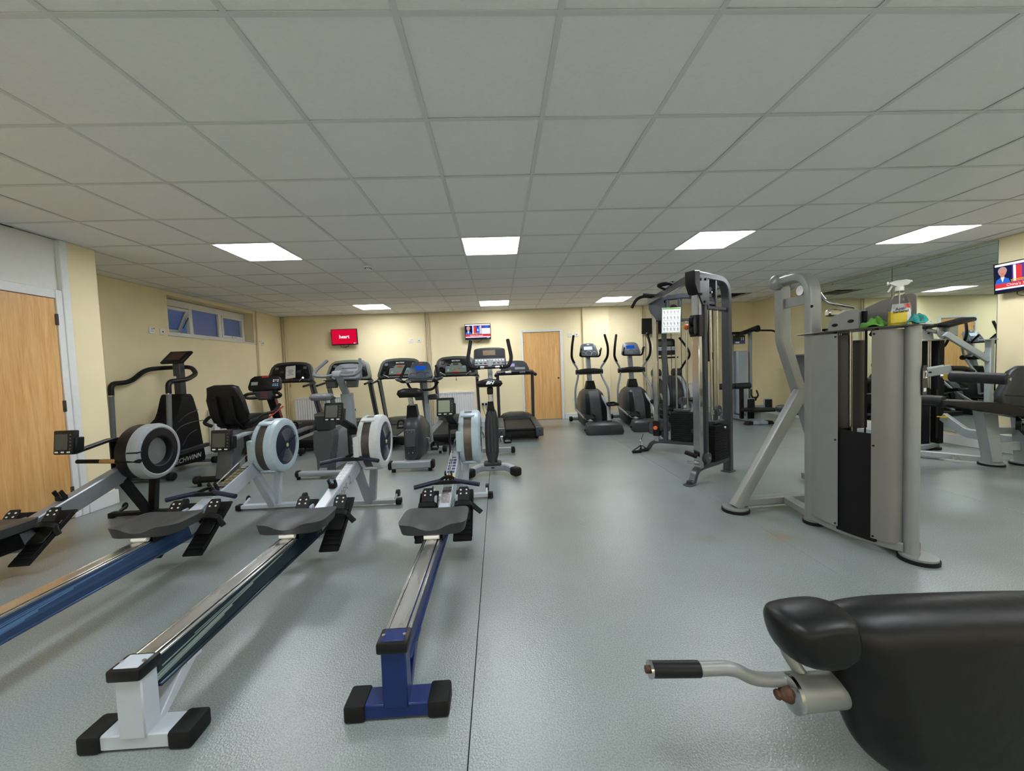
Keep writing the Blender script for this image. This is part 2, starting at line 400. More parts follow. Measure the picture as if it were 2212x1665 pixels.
# ------------------------------------------------------------------ room shell
CZ = 2.505
XL, XP, XR, YB, YR, YP = -4.73, -3.89, 5.92, 8.72, -3.6, 3.97   # left wall, partition face, right wall, back wall, rear wall, end of partition
def struct(o): o['kind'] = 'structure'; return o
def room():
    fl = struct(part('floor', VOID, None, ('box', ((XL+XR)/2, (YB+YR)/2, -0.06), (XR-XL+0.6, YB-YR+0.6, 0.1), 0)))
    # vinyl laid in two metre sheets, open hairline seams
    seams = [XL-0.1, -4.15, -2.15, -0.14, 1.85, 3.85, XR+0.1]
    for a, b in zip(seams, seams[1:]):
        part('vinyl_sheet', FLOOR, fl, ('box', ((a+b)/2, (YB+YR)/2, -0.005), (b-a-0.003, YB-YR+0.2, 0.01), 0.0015))
    # back wall with the door opening and the shallow pilaster
    wb = struct(part('wall_back', WALL, None,
        ('box', ((XL+0.58)/2-0.1, YB+0.1, CZ/2+0.1), (0.58-XL+0.2, 0.2, CZ+0.2), 0),
        ('box', ((1.44+XR)/2+0.1, YB+0.1, CZ/2+0.1), (XR-1.44+0.2, 0.2, CZ+0.2), 0),
        ('box', (1.01, YB+0.1, 2.01+0.35), (0.86, 0.2, 0.70), 0)))
    part('pilaster', WALL, wb, ('box', (2.245, YB-0.035, CZ/2), (0.60, 0.07, CZ), 0.003))
    # left wall with the window opening
    y0, y1, z0, z1 = 5.79, 7.75, 1.875, 2.45
    struct(part('wall_left', WALL, None,
        ('box', (XL-0.15, (YP+YB)/2, z0/2), (0.3, YB-YP+0.3, z0), 0),
        ('box', (XL-0.15, (YP+YB)/2, (z1+CZ+0.2)/2), (0.3, YB-YP+0.3, CZ+0.2-z1), 0),
        ('box', (XL-0.15, (YP+y0)/2-0.075, (z0+z1)/2), (0.3, y0-YP+0.15, z1-z0), 0),
        ('box', (XL-0.15, (y1+YB)/2+0.075, (z0+z1)/2), (0.3, YB-y1+0.15, z1-z0), 0)))
    # partition with the near door set in it
    struct(part('wall_side', WALL, None,
        ('box', (XP-0.07, (3.705+YP)/2, CZ/2+0.1), (0.14, YP-3.705, CZ+0.2), 0.002),
        ('box', (XP-0.07, (YR+2.66)/2, CZ/2+0.1), (0.14, 2.66-YR, CZ+0.2), 0),
        ('box', ((XL+XP)/2-0.1, YP-0.06, CZ/2+0.1), (XP-XL-0.07, 0.12, CZ+0.2), 0)))
    struct(part('wall_right', WALL, None, ('box', (XR+0.1, (YB+YR)/2, CZ/2+0.1), (0.2, YB-YR+0.4, CZ+0.2), 0),
        ('box', (XR-0.006, (4.365+YR)/2, CZ/2), (0.02, 4.365-YR, CZ), 0.002)))
    struct(part('wall_rear', WALL, None, ('box', ((XL+XR)/2, YR-0.1, CZ/2+0.1), (XR-XL+0.4, 0.2, CZ+0.2), 0)))
    # skirting
    struct(part('baseboard_back', WHITE, None,
        ('box', ((XL+0.55)/2, YB-0.008, 0.06), (0.55-XL, 0.016, 0.12), 0.004),
        ('box', ((1.49+1.945)/2, YB-0.008, 0.06), (1.945-1.49, 0.016, 0.12), 0.004),
        ('box', (2.245, YB-0.078, 0.06), (0.60, 0.016, 0.12), 0.004),
        ('box', ((2.545+XR)/2, YB-0.008, 0.06), (XR-2.545, 0.016, 0.12), 0.004)))
    struct(part('baseboard_left', WHITE, None, ('box', (XL+0.008, (YP+YB)/2, 0.06), (0.016, YB-YP, 0.12), 0.004)))
    struct(part('baseboard_side', WHITE, None,
        ('box', (XP+0.009, (3.705+YP)/2, 0.07), (0.018, YP-3.705, 0.14), 0.004),
        ('box', ((XL+XP)/2+0.01, YP+0.009, 0.07), (XP-XL+0.018, 0.018, 0.14), 0.004)))
    struct(part('baseboard_right', WHITE, None,
        ('box', (XR-0.010, (4.37+YB)/2, 0.065), (0.020, YB-4.37, 0.13), 0.004),
        ('box', (XR-0.026, (YR+4.365)/2, 0.065), (0.020, 4.365-YR, 0.13), 0.004)))
    # near door set: floor to ceiling white frame, over panel, oak leaf with hinges
    d = struct(part('door_2', WOOD, None, ('box', (XP-0.022, 3.165, 0.99), (0.044, 0.84, 1.965), 0.002)))
    part('door_frame', WHITE, d, ('box', (XP-0.02, 3.616, 1.027), (0.06, 0.052, 2.054), 0.003), ('box', (XP-0.02, 2.715, 1.027), (0.06, 0.05, 2.054), 0.003),
         ('box', (XP-0.021, 3.1655, 2.016), (0.058, 0.846, 0.077), 0.003), ('box', (XP-0.006, 3.612, 1.027), (0.03, 0.022, 2.054), 0.002))
    part('architrave', WHITE, d, ('box', (XP-0.03, 3.672, CZ/2), (0.10, 0.062, CZ), 0.005), ('box', (XP-0.03, 2.66, CZ/2), (0.10, 0.06, CZ), 0.005))
    part('over_panel', OVERP, d, ('box', (XP-0.035, 3.165, (2.05+CZ)/2), (0.03, 0.98, CZ-2.05), 0.002))
    for z in (1.79, 1.02, 0.24):
        part('hinge', BRONZ, d, ('box', (XP+0.003, 3.586, z), (0.012, 0.022, 0.10), 0.003), ('cyl', (XP+0.009, 3.590, z-0.05), (XP+0.009, 3.590, z+0.05), 0.006, {'n': 8}))
    # far door
    d = struct(part('door_1', WOOD, None, ('box', (1.01, YB+0.025, 1.0), (0.845, 0.044, 1.985), 0.002)))
    part('door_frame', WHITE, d, ('box', (0.567, YB+0.02, 1.02), (0.045, 0.09, 2.04), 0.004), ('box', (1.457, YB+0.02, 1.02), (0.06, 0.09, 2.04), 0.004),
         ('box', (1.0085, YB+0.021, 2.018), (0.835, 0.088, 0.05), 0.003))
    part('lock_cylinder', BRONZ, d, ('cyl', (1.37, YB+0.004, 0.94), (1.37, YB-0.004, 0.94), 0.022, {'n': 14}))
    for z in (1.75, 1.05, 0.25): part('hinge', STEEL, d, ('box', (0.592, YB-0.002, z), (0.016, 0.012, 0.09), 0.002))
    # window: three lights in a white frame, the first sash open
    X = -4.93; ya, yb, za, zb = 5.80, 7.74, 1.885, 2.44
    w = struct(part('window_1', UPVC, None, ('box', (X, (ya+yb)/2, za+0.03), (0.06, yb-ya, 0.06), 0.005), ('box', (X, (ya+yb)/2, zb-0.05), (0.06, yb-ya, 0.10), 0.005),
        ('box', (X, ya+0.025, (za+zb)/2), (0.056, 0.05, zb-za-0.01), 0.005), ('box', (X, yb-0.025, (za+zb)/2), (0.056, 0.05, zb-za-0.01), 0.005),
        ('box', (X, 6.435, (za+zb)/2), (0.056, 0.07, zb-za-0.01), 0.005), ('box', (X, 7.085, (za+zb)/2), (0.056, 0.07, zb-za-0.01), 0.005)))
    glass = pmat('obscured_window_glass', (0.75, 0.80, 0.92), 0.32, trans=1.0, var=0.02, bump=0.2, bscale=120)
    part('pane', glass, w, ('box', (X-0.01, 6.76, 2.14), (0.012, 0.58, 0.40), 0))
    s2 = part('sash', UPVC, w, *[('box', (X+0.012, y, z), (0.06 if dy > dz else 0.056, dy, dz), 0.005) for y, z, dy, dz in ((7.405, 1.965, 0.57, 0.045), (7.405, 2.32, 0.57, 0.045), (7.14, 2.142, 0.04, 0.40), (7.67, 2.142, 0.04, 0.40))])
    part('pane', glass, s2, ('box', (X-0.005, 7.405, 2.142), (0.012, 0.50, 0.32), 0))
    part('window_handle', UPVC, s2, ('box', (X+0.055, 7.405, 1.965), (0.03, 0.13, 0.018), 0.006))
    o = MB(); o.M = T(X+0.005, 6.12, 2.335) @ RY(24)
    for y, z, dy, dz in ((0, -0.02, 0.58, 0.045), (0, -0.375, 0.58, 0.045), (-0.27, -0.197, 0.045, 0.36), (0.27, -0.197, 0.045, 0.36)): o.box((0, y, z), (0.055 if dy > dz else 0.051, dy, dz), 0.005)
    s1 = o.build('sash', UPVC, w); s1['label'] = 'left sash pushed open at the bottom'
    o = MB(); o.M = T(X+0.005, 6.12, 2.335) @ RY(24); o.box((0, 0, -0.197), (0.012, 0.50, 0.33), 0); o.build('pane', glass, s1)
    part('stay_arm', BLK, s1, ('bar', [(X+0.02, 6.39, 2.20), (X-0.07, 6.385, 2.03)], 0.015, 0.008))
    part('window_sill', UPVC, w, ('box', (XL-0.10, (5.77+7.76)/2, 1.872), (0.24, 2.0, 0.028), 0.008))
room()

# ------------------------------------------------------------------ suspended ceiling
GX, GY = -0.3195, 1.4657
LIGHTS = [(c, r) for r in (-8, -2, 4, 10) for c in (-4, 0, 4, 8) if (c, r) != (8, 10)]
def ceiling():
    c = struct(part('ceiling', VOID, None, ('box', ((XL+XR)/2, (YB+YR)/2, CZ+0.245), (XR-XL+0.4, YB-YR+0.4, 0.1), 0)))
    full = None; rest = MB()
    for r in range(-9, 13):
        for k in range(-8, 12):
            if (k, r) in LIGHTS or (k, r) == (8, 10): continue
            x0, x1, y0, y1 = GX+.6*k, GX+.6*k+.6, GY+.6*r, GY+.6*r+.6
            xl = XP if y1 < YP+0.3 else XL
            a, b, e, f = max(x0, xl), min(x1, XR), max(y0, YR), min(y1, YB)
            if b-a < 0.03 or f-e < 0.03: continue
            if r < -1:
                rest.box(((a+b)/2, (e+f)/2, CZ+0.011), (b-a-0.004, f-e-0.004, 0.016), 0); continue
            if b-a > 0.599 and f-e > 0.599:
                if full is None:
                    full = part('ceiling_tile', CEILT, c, ('box', (0, 0, 0), (0.594, 0.594, 0.016), 0.002)); t = full
                else: t = inst(full)
                t.location = ((a+b)/2, (e+f)/2, CZ+0.0125+random.uniform(-0.0015, 0.0015)); t.rotation_euler = (random.uniform(-.002, .002), random.uniform(-.002, .002), random.choice((0, PI/2, PI, -PI/2)))
            else:
                part('ceiling_tile', CEILT, c, ('box', ((a+b)/2, (e+f)/2, CZ+0.0125), (b-a-0.004, f-e-0.004, 0.016), 0.001))
    tag(rest.build('ceiling_tiles_behind', CEILT, c), kind='stuff')
    for k in range(-8, 12):
        x = GX+.6*k
        if XL < x < XR:
            ys = YR if x > XP else YP
            part('grid_runner', TBAR, c, ('box', (x, (ys+YB)/2, CZ+0.001), (0.024, YB-ys, 0.002), 0), ('box', (x, (ys+YB)/2, CZ+0.018), (0.003, YB-ys, 0.034), 0))
    for r in range(-9, 13):
        y = GY+.6*r
        if YR < y < YB:
            xs = XP if y < YP else XL
            part('grid_cross_bar', TBAR, c, ('box', ((xs+XR)/2, y, CZ+0.0012), (XR-xs, 0.024, 0.002), 0), ('box', ((xs+XR)/2, y, CZ+0.015), (XR-xs, 0.003, 0.025), 0))
    part('wall_angle', TBAR, c, ('box', ((XL+XR)/2, YB-0.010, CZ+0.002), (XR-XL, 0.02, 0.003), 0), ('box', (XL+0.010, (YP+YB)/2, CZ+0.002), (0.02, YB-YP, 0.003), 0),
         ('box', (XR-0.010, (YR+YB)/2, CZ+0.002), (0.02, YB-YR, 0.003), 0), ('box', (XP+0.010, (YR+YP)/2, CZ+0.002), (0.02, YP-YR, 0.003), 0))
    # LED panels
    em = emat('led_diffuser', (0.93, 0.96, 1.0), LAMP)
    names = {(-4, 4): 'lit square ceiling panel nearest the wood door on the left', (0, 4): 'lit square ceiling panel straight ahead, large, in the near row above the rowing machines',
             (4, 4): 'lit square ceiling panel just left of the top of the grey cable tower', (8, 4): 'lit square ceiling panel at the far right beside the mirror',
             (-4, 10): 'small lit ceiling panel above the red screen by the back wall', (0, 10): 'small lit ceiling panel above the news screen on the back wall', (4, 10): 'small lit ceiling panel left of the cable machine near the back wall'}
    first = None
    for k, r in LIGHTS:
        lab = names.get((k, r), 'lit square ceiling panel overhead, outside the picture')
        if first is None:
            t = first = thing('ceiling_light', lab, 'ceiling light', group='square LED ceiling panels')
            part('light_frame', WHITE, t, *[('box', c_, d_, 0.002) for c_, d_ in (((0, .291, 0), (.594, .012, .02)), ((0, -.291, 0), (.594, .012, .02)), ((.291, 0, 0), (.012, .57, .02)), ((-.291, 0, 0), (.012, .57, .02)))])
            part('diffuser', em, t, ('box', (0, 0, 0.004), (0.572, 0.572, 0.008), 0), flat=True)
        else:
            t = copy_tree(first); t['label'] = lab
        t.location = (GX+.6*k+.3, GY+.6*r+.3, CZ+0.009)
    t = thing('smoke_detector', 'small round white smoke detector on the ceiling', 'smoke detector', (-1.53, 4.81, CZ))
    part('detector_base', UPVC, t, ('lathe', [(0, 0), (0.052, 0), (0.052, -0.012), (0.045, -0.016), (0, -0.016)], {'n': 24}))
    part('detector_head', UPVC, t, ('lathe', [(0, -0.016), (0.036, -0.016), (0.034, -0.03), (0.026, -0.042), (0, -0.044)], {'n': 24}))
    part('detector_vents', BLKM, t, *[('box', (0.0365*math.cos(a), 0.0365*math.sin(a), -0.024), (0.004, 0.010, 0.011), 0, RZ(math.degrees(a))) for a in [2*PI*i/10 for i in range(10)]])
ceiling()

# ------------------------------------------------------------------ mirror
MIRM = pmat('mirror_silver', (0.72, 0.80, 0.74), 0.012, metal=1.0, var=0.0)
EDGE = pmat('mirror_glass_edge', (0.10, 0.16, 0.13), 0.2)
for lab, a, b in (('tall frameless wall mirror pane farther from the viewer', 5.595, 6.84), ('tall frameless wall mirror pane beside the wall screen', 4.372, 5.585)):
    t = thing('wall_mirror', lab, 'mirror', (XR, (a+b)/2, 0), group='mirror panes on the right wall')
    part('mirror_glass', MIRM, t, ('box', (-0.0075, 0, 1.325), (0.003, b-a-0.004, 2.33), 0), flat=True)
    part('mirror_backing', EDGE, t, ('box', (-0.003, 0, 1.325), (0.006, b-a, 2.335), 0))
    for z in (0.19, 2.46):
        for y in (-0.4, 0.4): part('mirror_clip', STEEL, t, ('box', (-0.010, y, z), (0.006, 0.03, 0.025), 0.002))

# ------------------------------------------------------------------ wall fittings
def plate(loc, rz, label, holes, group):
    t = thing('wall_socket', label, 'socket', loc, rz, group)      # local: x right, -y into the room, z up
    part('face_plate', UPVC, t, ('box', (0, -0.006, 0), (0.088, 0.012, 0.088), 0.004))
    if holes == 3: part('socket_holes', INKG, t, ('box', (0, -0.0125, 0.018), (0.010, 0.002, 0.016), 0), ('box', (-0.012, -0.0125, -0.012), (0.014, 0.002, 0.008), 0), ('box', (0.014, -0.0125, -0.012), (0.014, 0.002, 0.008), 0), ('box', (0.028, -0.014, 0.026), (0.012, 0.005, 0.02), 0.001))
    else: part('aerial_outlet', INK, t, ('cyl', (0, -0.011, 0), (0, -0.016, 0), 0.011, {'n': 12}))
    return t
G = 'high level socket plates'
plate((XL, 5.50, 1.91), 90, 'white socket plate left of the window, farther from the window', 3, G)
plate((XL, 5.67, 1.905), 90, 'white aerial plate touching distance left of the window', 1, G)
plate((XL, 7.85, 1.89), 90, 'white socket plate right of the window next to the pipe', 3, G)
plate((XL, 8.00, 1.89), 90, 'white aerial plate right of the window near the room corner', 1, G)
plate((-1.91, YB, 1.89), 0, 'white socket plate on the back wall left of the pair by the pipes', 3, G)
plate((-1.73, YB, 1.89), 0, 'white aerial plate on the back wall just left of the pipes', 1, G)
plate((1.65, YB, 1.90), 0, 'white socket plate just right of the far wood door', 3, G)
plate((1.81, YB, 1.90), 0, 'white aerial plate beside the pilaster right of the far door', 1, G)
def low_socket(x, z, label, cables):
    t = thing('double_socket', label, 'socket', (x, YB, z), 0, 'low double sockets with plugs')
    part('face_plate', UPVC, t, ('box', (0, -0.007, 0), (0.146, 0.014, 0.088), 0.004))
    for s in (-1, 1):
        p = part('plug', BLK, t, ('box', (s*0.036, -0.033, -0.006), (0.05, 0.04, 0.05), 0.012, None, 2))
        part('cable', BLK, p, ('tube', [(s*0.036, -0.04, -0.03), (s*0.036, -0.05, -0.10), (s*0.04+cables*0.05, -0.06, -0.25), (s*0.05+cables*0.11, -0.07, -z+0.01)], 0.005, 6, 0.05))
low_socket(-3.26, 0.41, 'double socket with two black plugs behind the second treadmill', 0)
low_socket(-0.33, 0.42, 'double socket with plugs and trailing leads by the middle radiator', 1)
t = plate((1.72, YB, 0.44), 0, 'low white socket plate beside the elliptical nearest the far door', 3, G)

# pipes
def pipe(pts, r, label, g): 
    o = part('heating_pipe', PIPE, None, ('tube', pts, r, 8, 0.03)); return tag(o, label, 'pipe', g)
for k, (x, lab) in enumerate(((-4.69, 'cream painted pipe tight in the far left corner'), (-4.645, 'cream painted pipe second from the far left corner'))):
    pipe([(x, YB-0.03, 0.0), (x, YB-0.03, CZ)], 0.013, lab, 'painted heating pipes')
for x, r, lab in ((-1.585, 0.014, 'left painted pipe of the back wall group'), (-1.545, 0.011, 'middle painted pipe of the back wall group'), (-1.51, 0.011, 'right painted pipe of the back wall group')):
    pipe([(x, YB-0.03, 0.0), (x, YB-0.03, CZ)], r, lab, 'painted heating pipes')
pipe([(XL+0.03, 7.80, 0.0), (XL+0.03, 7.80, CZ)], 0.014, 'single painted pipe right of the window', 'painted heating pipes')
pipe([(3.31, YB-0.03, 0.0), (3.31, YB-0.03, CZ)], 0.013, 'left painted pipe behind the wall screen that is off', 'painted heating pipes')
pipe([(3.36, YB-0.03, 0.0), (3.36, YB-0.03, CZ)], 0.011, 'right painted pipe behind the wall screen that is off', 'painted heating pipes')

def radiator(loc, rz, w, h, label):
    t = thing('panel_radiator', label, 'radiator', loc, rz, 'white panel radiators')     # local: x along the wall, -y into the room
    part('back_panel', RADW, t, ('box', (w/2, -0.06, h/2), (w-0.02, 0.03, h-0.03), 0.006))
    n = int(w/0.05); prof = []
    for i in range(n):
        x = i*w/n; s = w/n
        prof += [(x+s*.08, -0.088), (x+s*.25, -0.100), (x+s*.62, -0.100), (x+s*.80, -0.088)]
    def fn(b):
        lo = [(p[0], p[1], 0.03) for p in prof]; hi = [(p[0], p[1], h-0.03) for p in prof]
        k = len(prof); b.add(lo+hi, [[i, i+1, k+i+1, k+i] for i in range(k-1)])
        b.box((w/2, -0.083, h/2), (w, 0.012, h-0.02), 0.003)
        b.box((w/2, -0.092, 0.022), (w, 0.016, 0.03), 0.004); b.box((w/2, -0.092, h-0.022), (w, 0.016, 0.03), 0.004)
    P('front_panel', RADW, t, fn)
    part('top_grille', RADW, t, ('box', (w/2, -0.055, h-0.006), (w, 0.09, 0.012), 0.004)); 
    part('side_panel', RADW, t, ('box', (0.004, -0.055, h/2), (0.008, 0.09, h-0.02), 0.002)); part('side_panel', RADW, t, ('box', (w-0.004, -0.055, h/2), (0.008, 0.09, h-0.02), 0.002))
    part('valve', UPVC, t, ('cyl', (-0.04, -0.06, 0.03), (-0.04, -0.06, 0.11), 0.018, {'n': 12}), ('cyl', (-0.04, -0.06, 0.03), (0.01, -0.06, 0.03), 0.009, {'n': 8}))
    part('tail_pipe', PIPE, t, ('cyl', (-0.04, -0.06, -loc[2]), (-0.04, -0.06, 0.03), 0.008, {'n': 8}))
    return t
radiator((-4.49, YB, 0.14), 0, 1.02, 0.58, 'white fluted radiator behind the two left treadmills')
radiator((-1.40, YB, 0.14), 0, 0.86, 0.58, 'white fluted radiator below the pipes, behind the middle of the treadmills')
radiator((4.02, YB, 0.14), 0, 0.90, 0.58, 'white fluted radiator seen through the cable machine')
radiator((XL, 6.40, 0.14), 90, 0.95, 0.58, 'white radiator on the left wall behind the recumbent bike')

# ------------------------------------------------------------------ television screens
TVR = emat('screen_red', (0.62, 0.004, 0.035), 1.0); TVW = emat('screen_white', (0.9, 0.92, 1.0), 1.15); TVN = emat('screen_navy', (0.012, 0.016, 0.06), 1.0)
TVS = emat('screen_skin', (0.62, 0.29, 0.24), 1.0); TVB = emat('screen_blue', (0.03, 0.16, 0.65), 1.0); TVY = emat('screen_yellow', (0.85, 0.5, 0.05), 1.0)
TVP = emat('screen_purple', (0.12, 0.06, 0.30), 1.0); TVF = emat('screen_flag_red', (0.75, 0.05, 0.06), 1.0); TVG = emat('screen_pale', (0.55, 0.62, 0.80), 1.0); TVH = emat('screen_hair', (0.45, 0.36, 0.34), 1.0)
def television(loc, rz, label, show, w=0.57, h=0.345, tilt=4):
    t = thing('television', label, 'television', loc, rz, 'wall mounted screens')   # local: +x right, -y viewer, z up
    M = T(0, 0, 0) @ RX(tilt)
    def bez(b):
        b.M = M; b.box((0, 0.012, 0), (w, 0.035, h), 0.006); b.box((0, 0.035, -0.01), (w*0.7, 0.03, h*0.65), 0.012)
        b.box((0, -0.0065, h/2-0.006), (w, 0.004, 0.012), 0.001); b.box((0, -0.0065, -h/2+0.010), (w, 0.004, 0.020), 0.001)
        b.box((w/2-0.006, -0.0065, 0), (0.012, 0.004, h), 0.001); b.box((-w/2+0.006, -0.0065, 0), (0.012, 0.004, h), 0.001)
    P('bezel', BLK, t, bez)
    S = M @ frame((0, -0.0062, 0.004), (1, 0, 0), (0, 0, 1))
    W, H = w/2-0.012, h/2-0.016
    mats = [TVR, TVW, TVN, TVS, TVB, TVY, TVP, TVF, TVG, TVH]
    def scr(b):
        b.M = S
        if show == 'off': return b.rect(-W, W, -H, H)
        if show == 'heart':
            b.mat(0).rect(-W, W, -H, H); b.mat(1).text('heart', 0.105, T(0, 0.0, 0.0006), bold=0.0016); b.rect(W-0.075, W-0.035, -H+0.006, -H+0.018, 0.0006); b.mat(4).rect(W-0.03, W-0.012, -H+0.006, -H+0.02, 0.0006); return
        def r(k, x0, x1, y0, y1, z): b.mat(k).rect(-W+2*W*x0, -W+2*W*x1, -H+2*H*y0, -H+2*H*y1, z)
        def disc(k, x, y, rx, ry, z): b.mat(k).poly([(-W+2*W*(x+rx*math.cos(a)), -H+2*H*(y+ry*math.sin(a))) for a in [2*PI*i/16 for i in range(16)]], z)
        r(2, 0, 1, 0, 1, 0); r(1, 0, 1, 0.92, 1, .0002); r(1, 0, 1, .08, .14, .0002); r(7, 0, 1, .14, .30, .0002)
        r(2, 0, .27, .30, .92, .0003)
        disc(9, .12, .755, .072, .14, .0004); disc(3, .12, .71, .064, .145, .0005); disc(3, .12, .56, .032, .08, .0005); disc(9, .097, .735, .012, .012, .00055); disc(9, .143, .735, .012, .012, .00055); disc(7, .12, .635, .022, .012, .00055)
        b.mat(4).poly([(-W+2*W*x, -H+2*H*y) for x, y in ((0, .30), (.24, .30), (.22, .44), (.15, .52), (.09, .52), (.02, .44))], .0006); b.mat(1).poly([(-W+2*W*x, -H+2*H*y) for x, y in ((.12, .34), (.15, .52), (.09, .52))], .0007)
        r(6, .27, .66, .30, .92, .0003); r(1, .29, .33, .32, .90, .0004); r(7, .33, .42, .36, .86, .0004); disc(7, .37, .80, .03, .10, .0005)
        r(4, .46, .55, .34, .86, .0004); disc(1, .505, .60, .025, .07, .0005); disc(2, .50, .84, .025, .06, .0005); r(8, .57, .60, .34, .88, .0004); r(1, .61, .64, .34, .9, .0004)
        r(1, .66, 1, .32, .72, .0004); r(6, .66, 1, .72, .92, .0004); disc(4, .86, .82, .07, .09, .0005); disc(8, .74, .52, .02, .03, .0005)
        r(5, .25, .58, .375, .40, .0007); r(5, .25, .50, .325, .35, .0007); r(5, .60, .66, .335, .36, .0007)
        b.mat(1).text("China's Xi leaves", 0.042, T(-W*0.12, -H*0.56, .0007)); r(1, .86, .96, .025, .05, .0007)
    P('screen', mats if show != 'off' else BLK, t, scr, recalc=False, flat=True)
    part('wall_bracket', BLKM, t, ('box', (0, 0.075, 0), (0.12, 0.08, 0.12), 0.004))
    part('cable', BLK, t, ('tube', [(-0.10, 0.03, -h/2+0.02), (-0.11, 0.03, -h/2-0.03), (-0.03, 0.03, -h/2-0.065), (0.05, 0.03, -h/2-0.04), (0.10, 0.03, -h/2+0.02)], 0.004, 6, 0.05),
         ('tube', [(-0.06, 0.05, -h/2+0.02), (-0.02, 0.05, -h/2-0.05), (0.06, 0.05, -h/2-0.035), (0.07, 0.05, -h/2+0.02)], 0.003, 6, 0.04))
    return t
television((-3.325, 8.60, 2.018), -3, 'wall screen showing a plain red picture with the word heart', 'heart')
television((-0.41, 8.60, 2.035), 0, 'wall screen with a news broadcast beside the far door', 'news')
television((3.555, 8.60, 2.030), 0, 'black wall screen switched off behind the cable machine', 'off')
television((5.80, 4.035, 2.022), -90, 'news screen on the right wall beside the mirror, cut by the picture edge', 'news', 0.57, 0.345, 3)
# ------------------------------------------------------------------ rowing machines
def slab(b, w, d, ftop, zb, nx=13, ny=13, p=5.0, k=0.10):
    """upholstery slab with rounded plan outline: top is a height field, flat underside"""
    def pt(u, v):
        a, c = 2*u-1, 2*v-1
        x = a*(1-k*abs(c)**p); y = c*(1-k*abs(a)**p)
        return x*w/2, y*d/2
    g = [[pt(i/(nx-1), j/(ny-1)) for i in range(nx)] for j in range(ny)]
    top = [(x, y, ftop(x/(w/2), y/(d/2))) for r in g for x, y in r]
    bot = [(x*0.93, y*0.93, zb) for r in g for x, y in r]
    n = nx*ny; fs = []
    for j in range(ny-1):
        for i in range(nx-1):
            q = j*nx+i; fs.append([q, q+1, q+nx+1, q+nx]); fs.append([n+q, n+q+nx, n+q+nx+1, n+q+1])
    ring = [i for i in range(nx)]+[j*nx+nx-1 for j in range(1, ny)]+[(ny-1)*nx+i for i in range(nx-2, -1, -1)]+[j*nx for j in range(ny-2, 0, -1)]
    for a, c in zip(ring, ring[1:]+ring[:1]): fs.append([a, n+a, n+c, c])
    b.add(top+bot, fs)
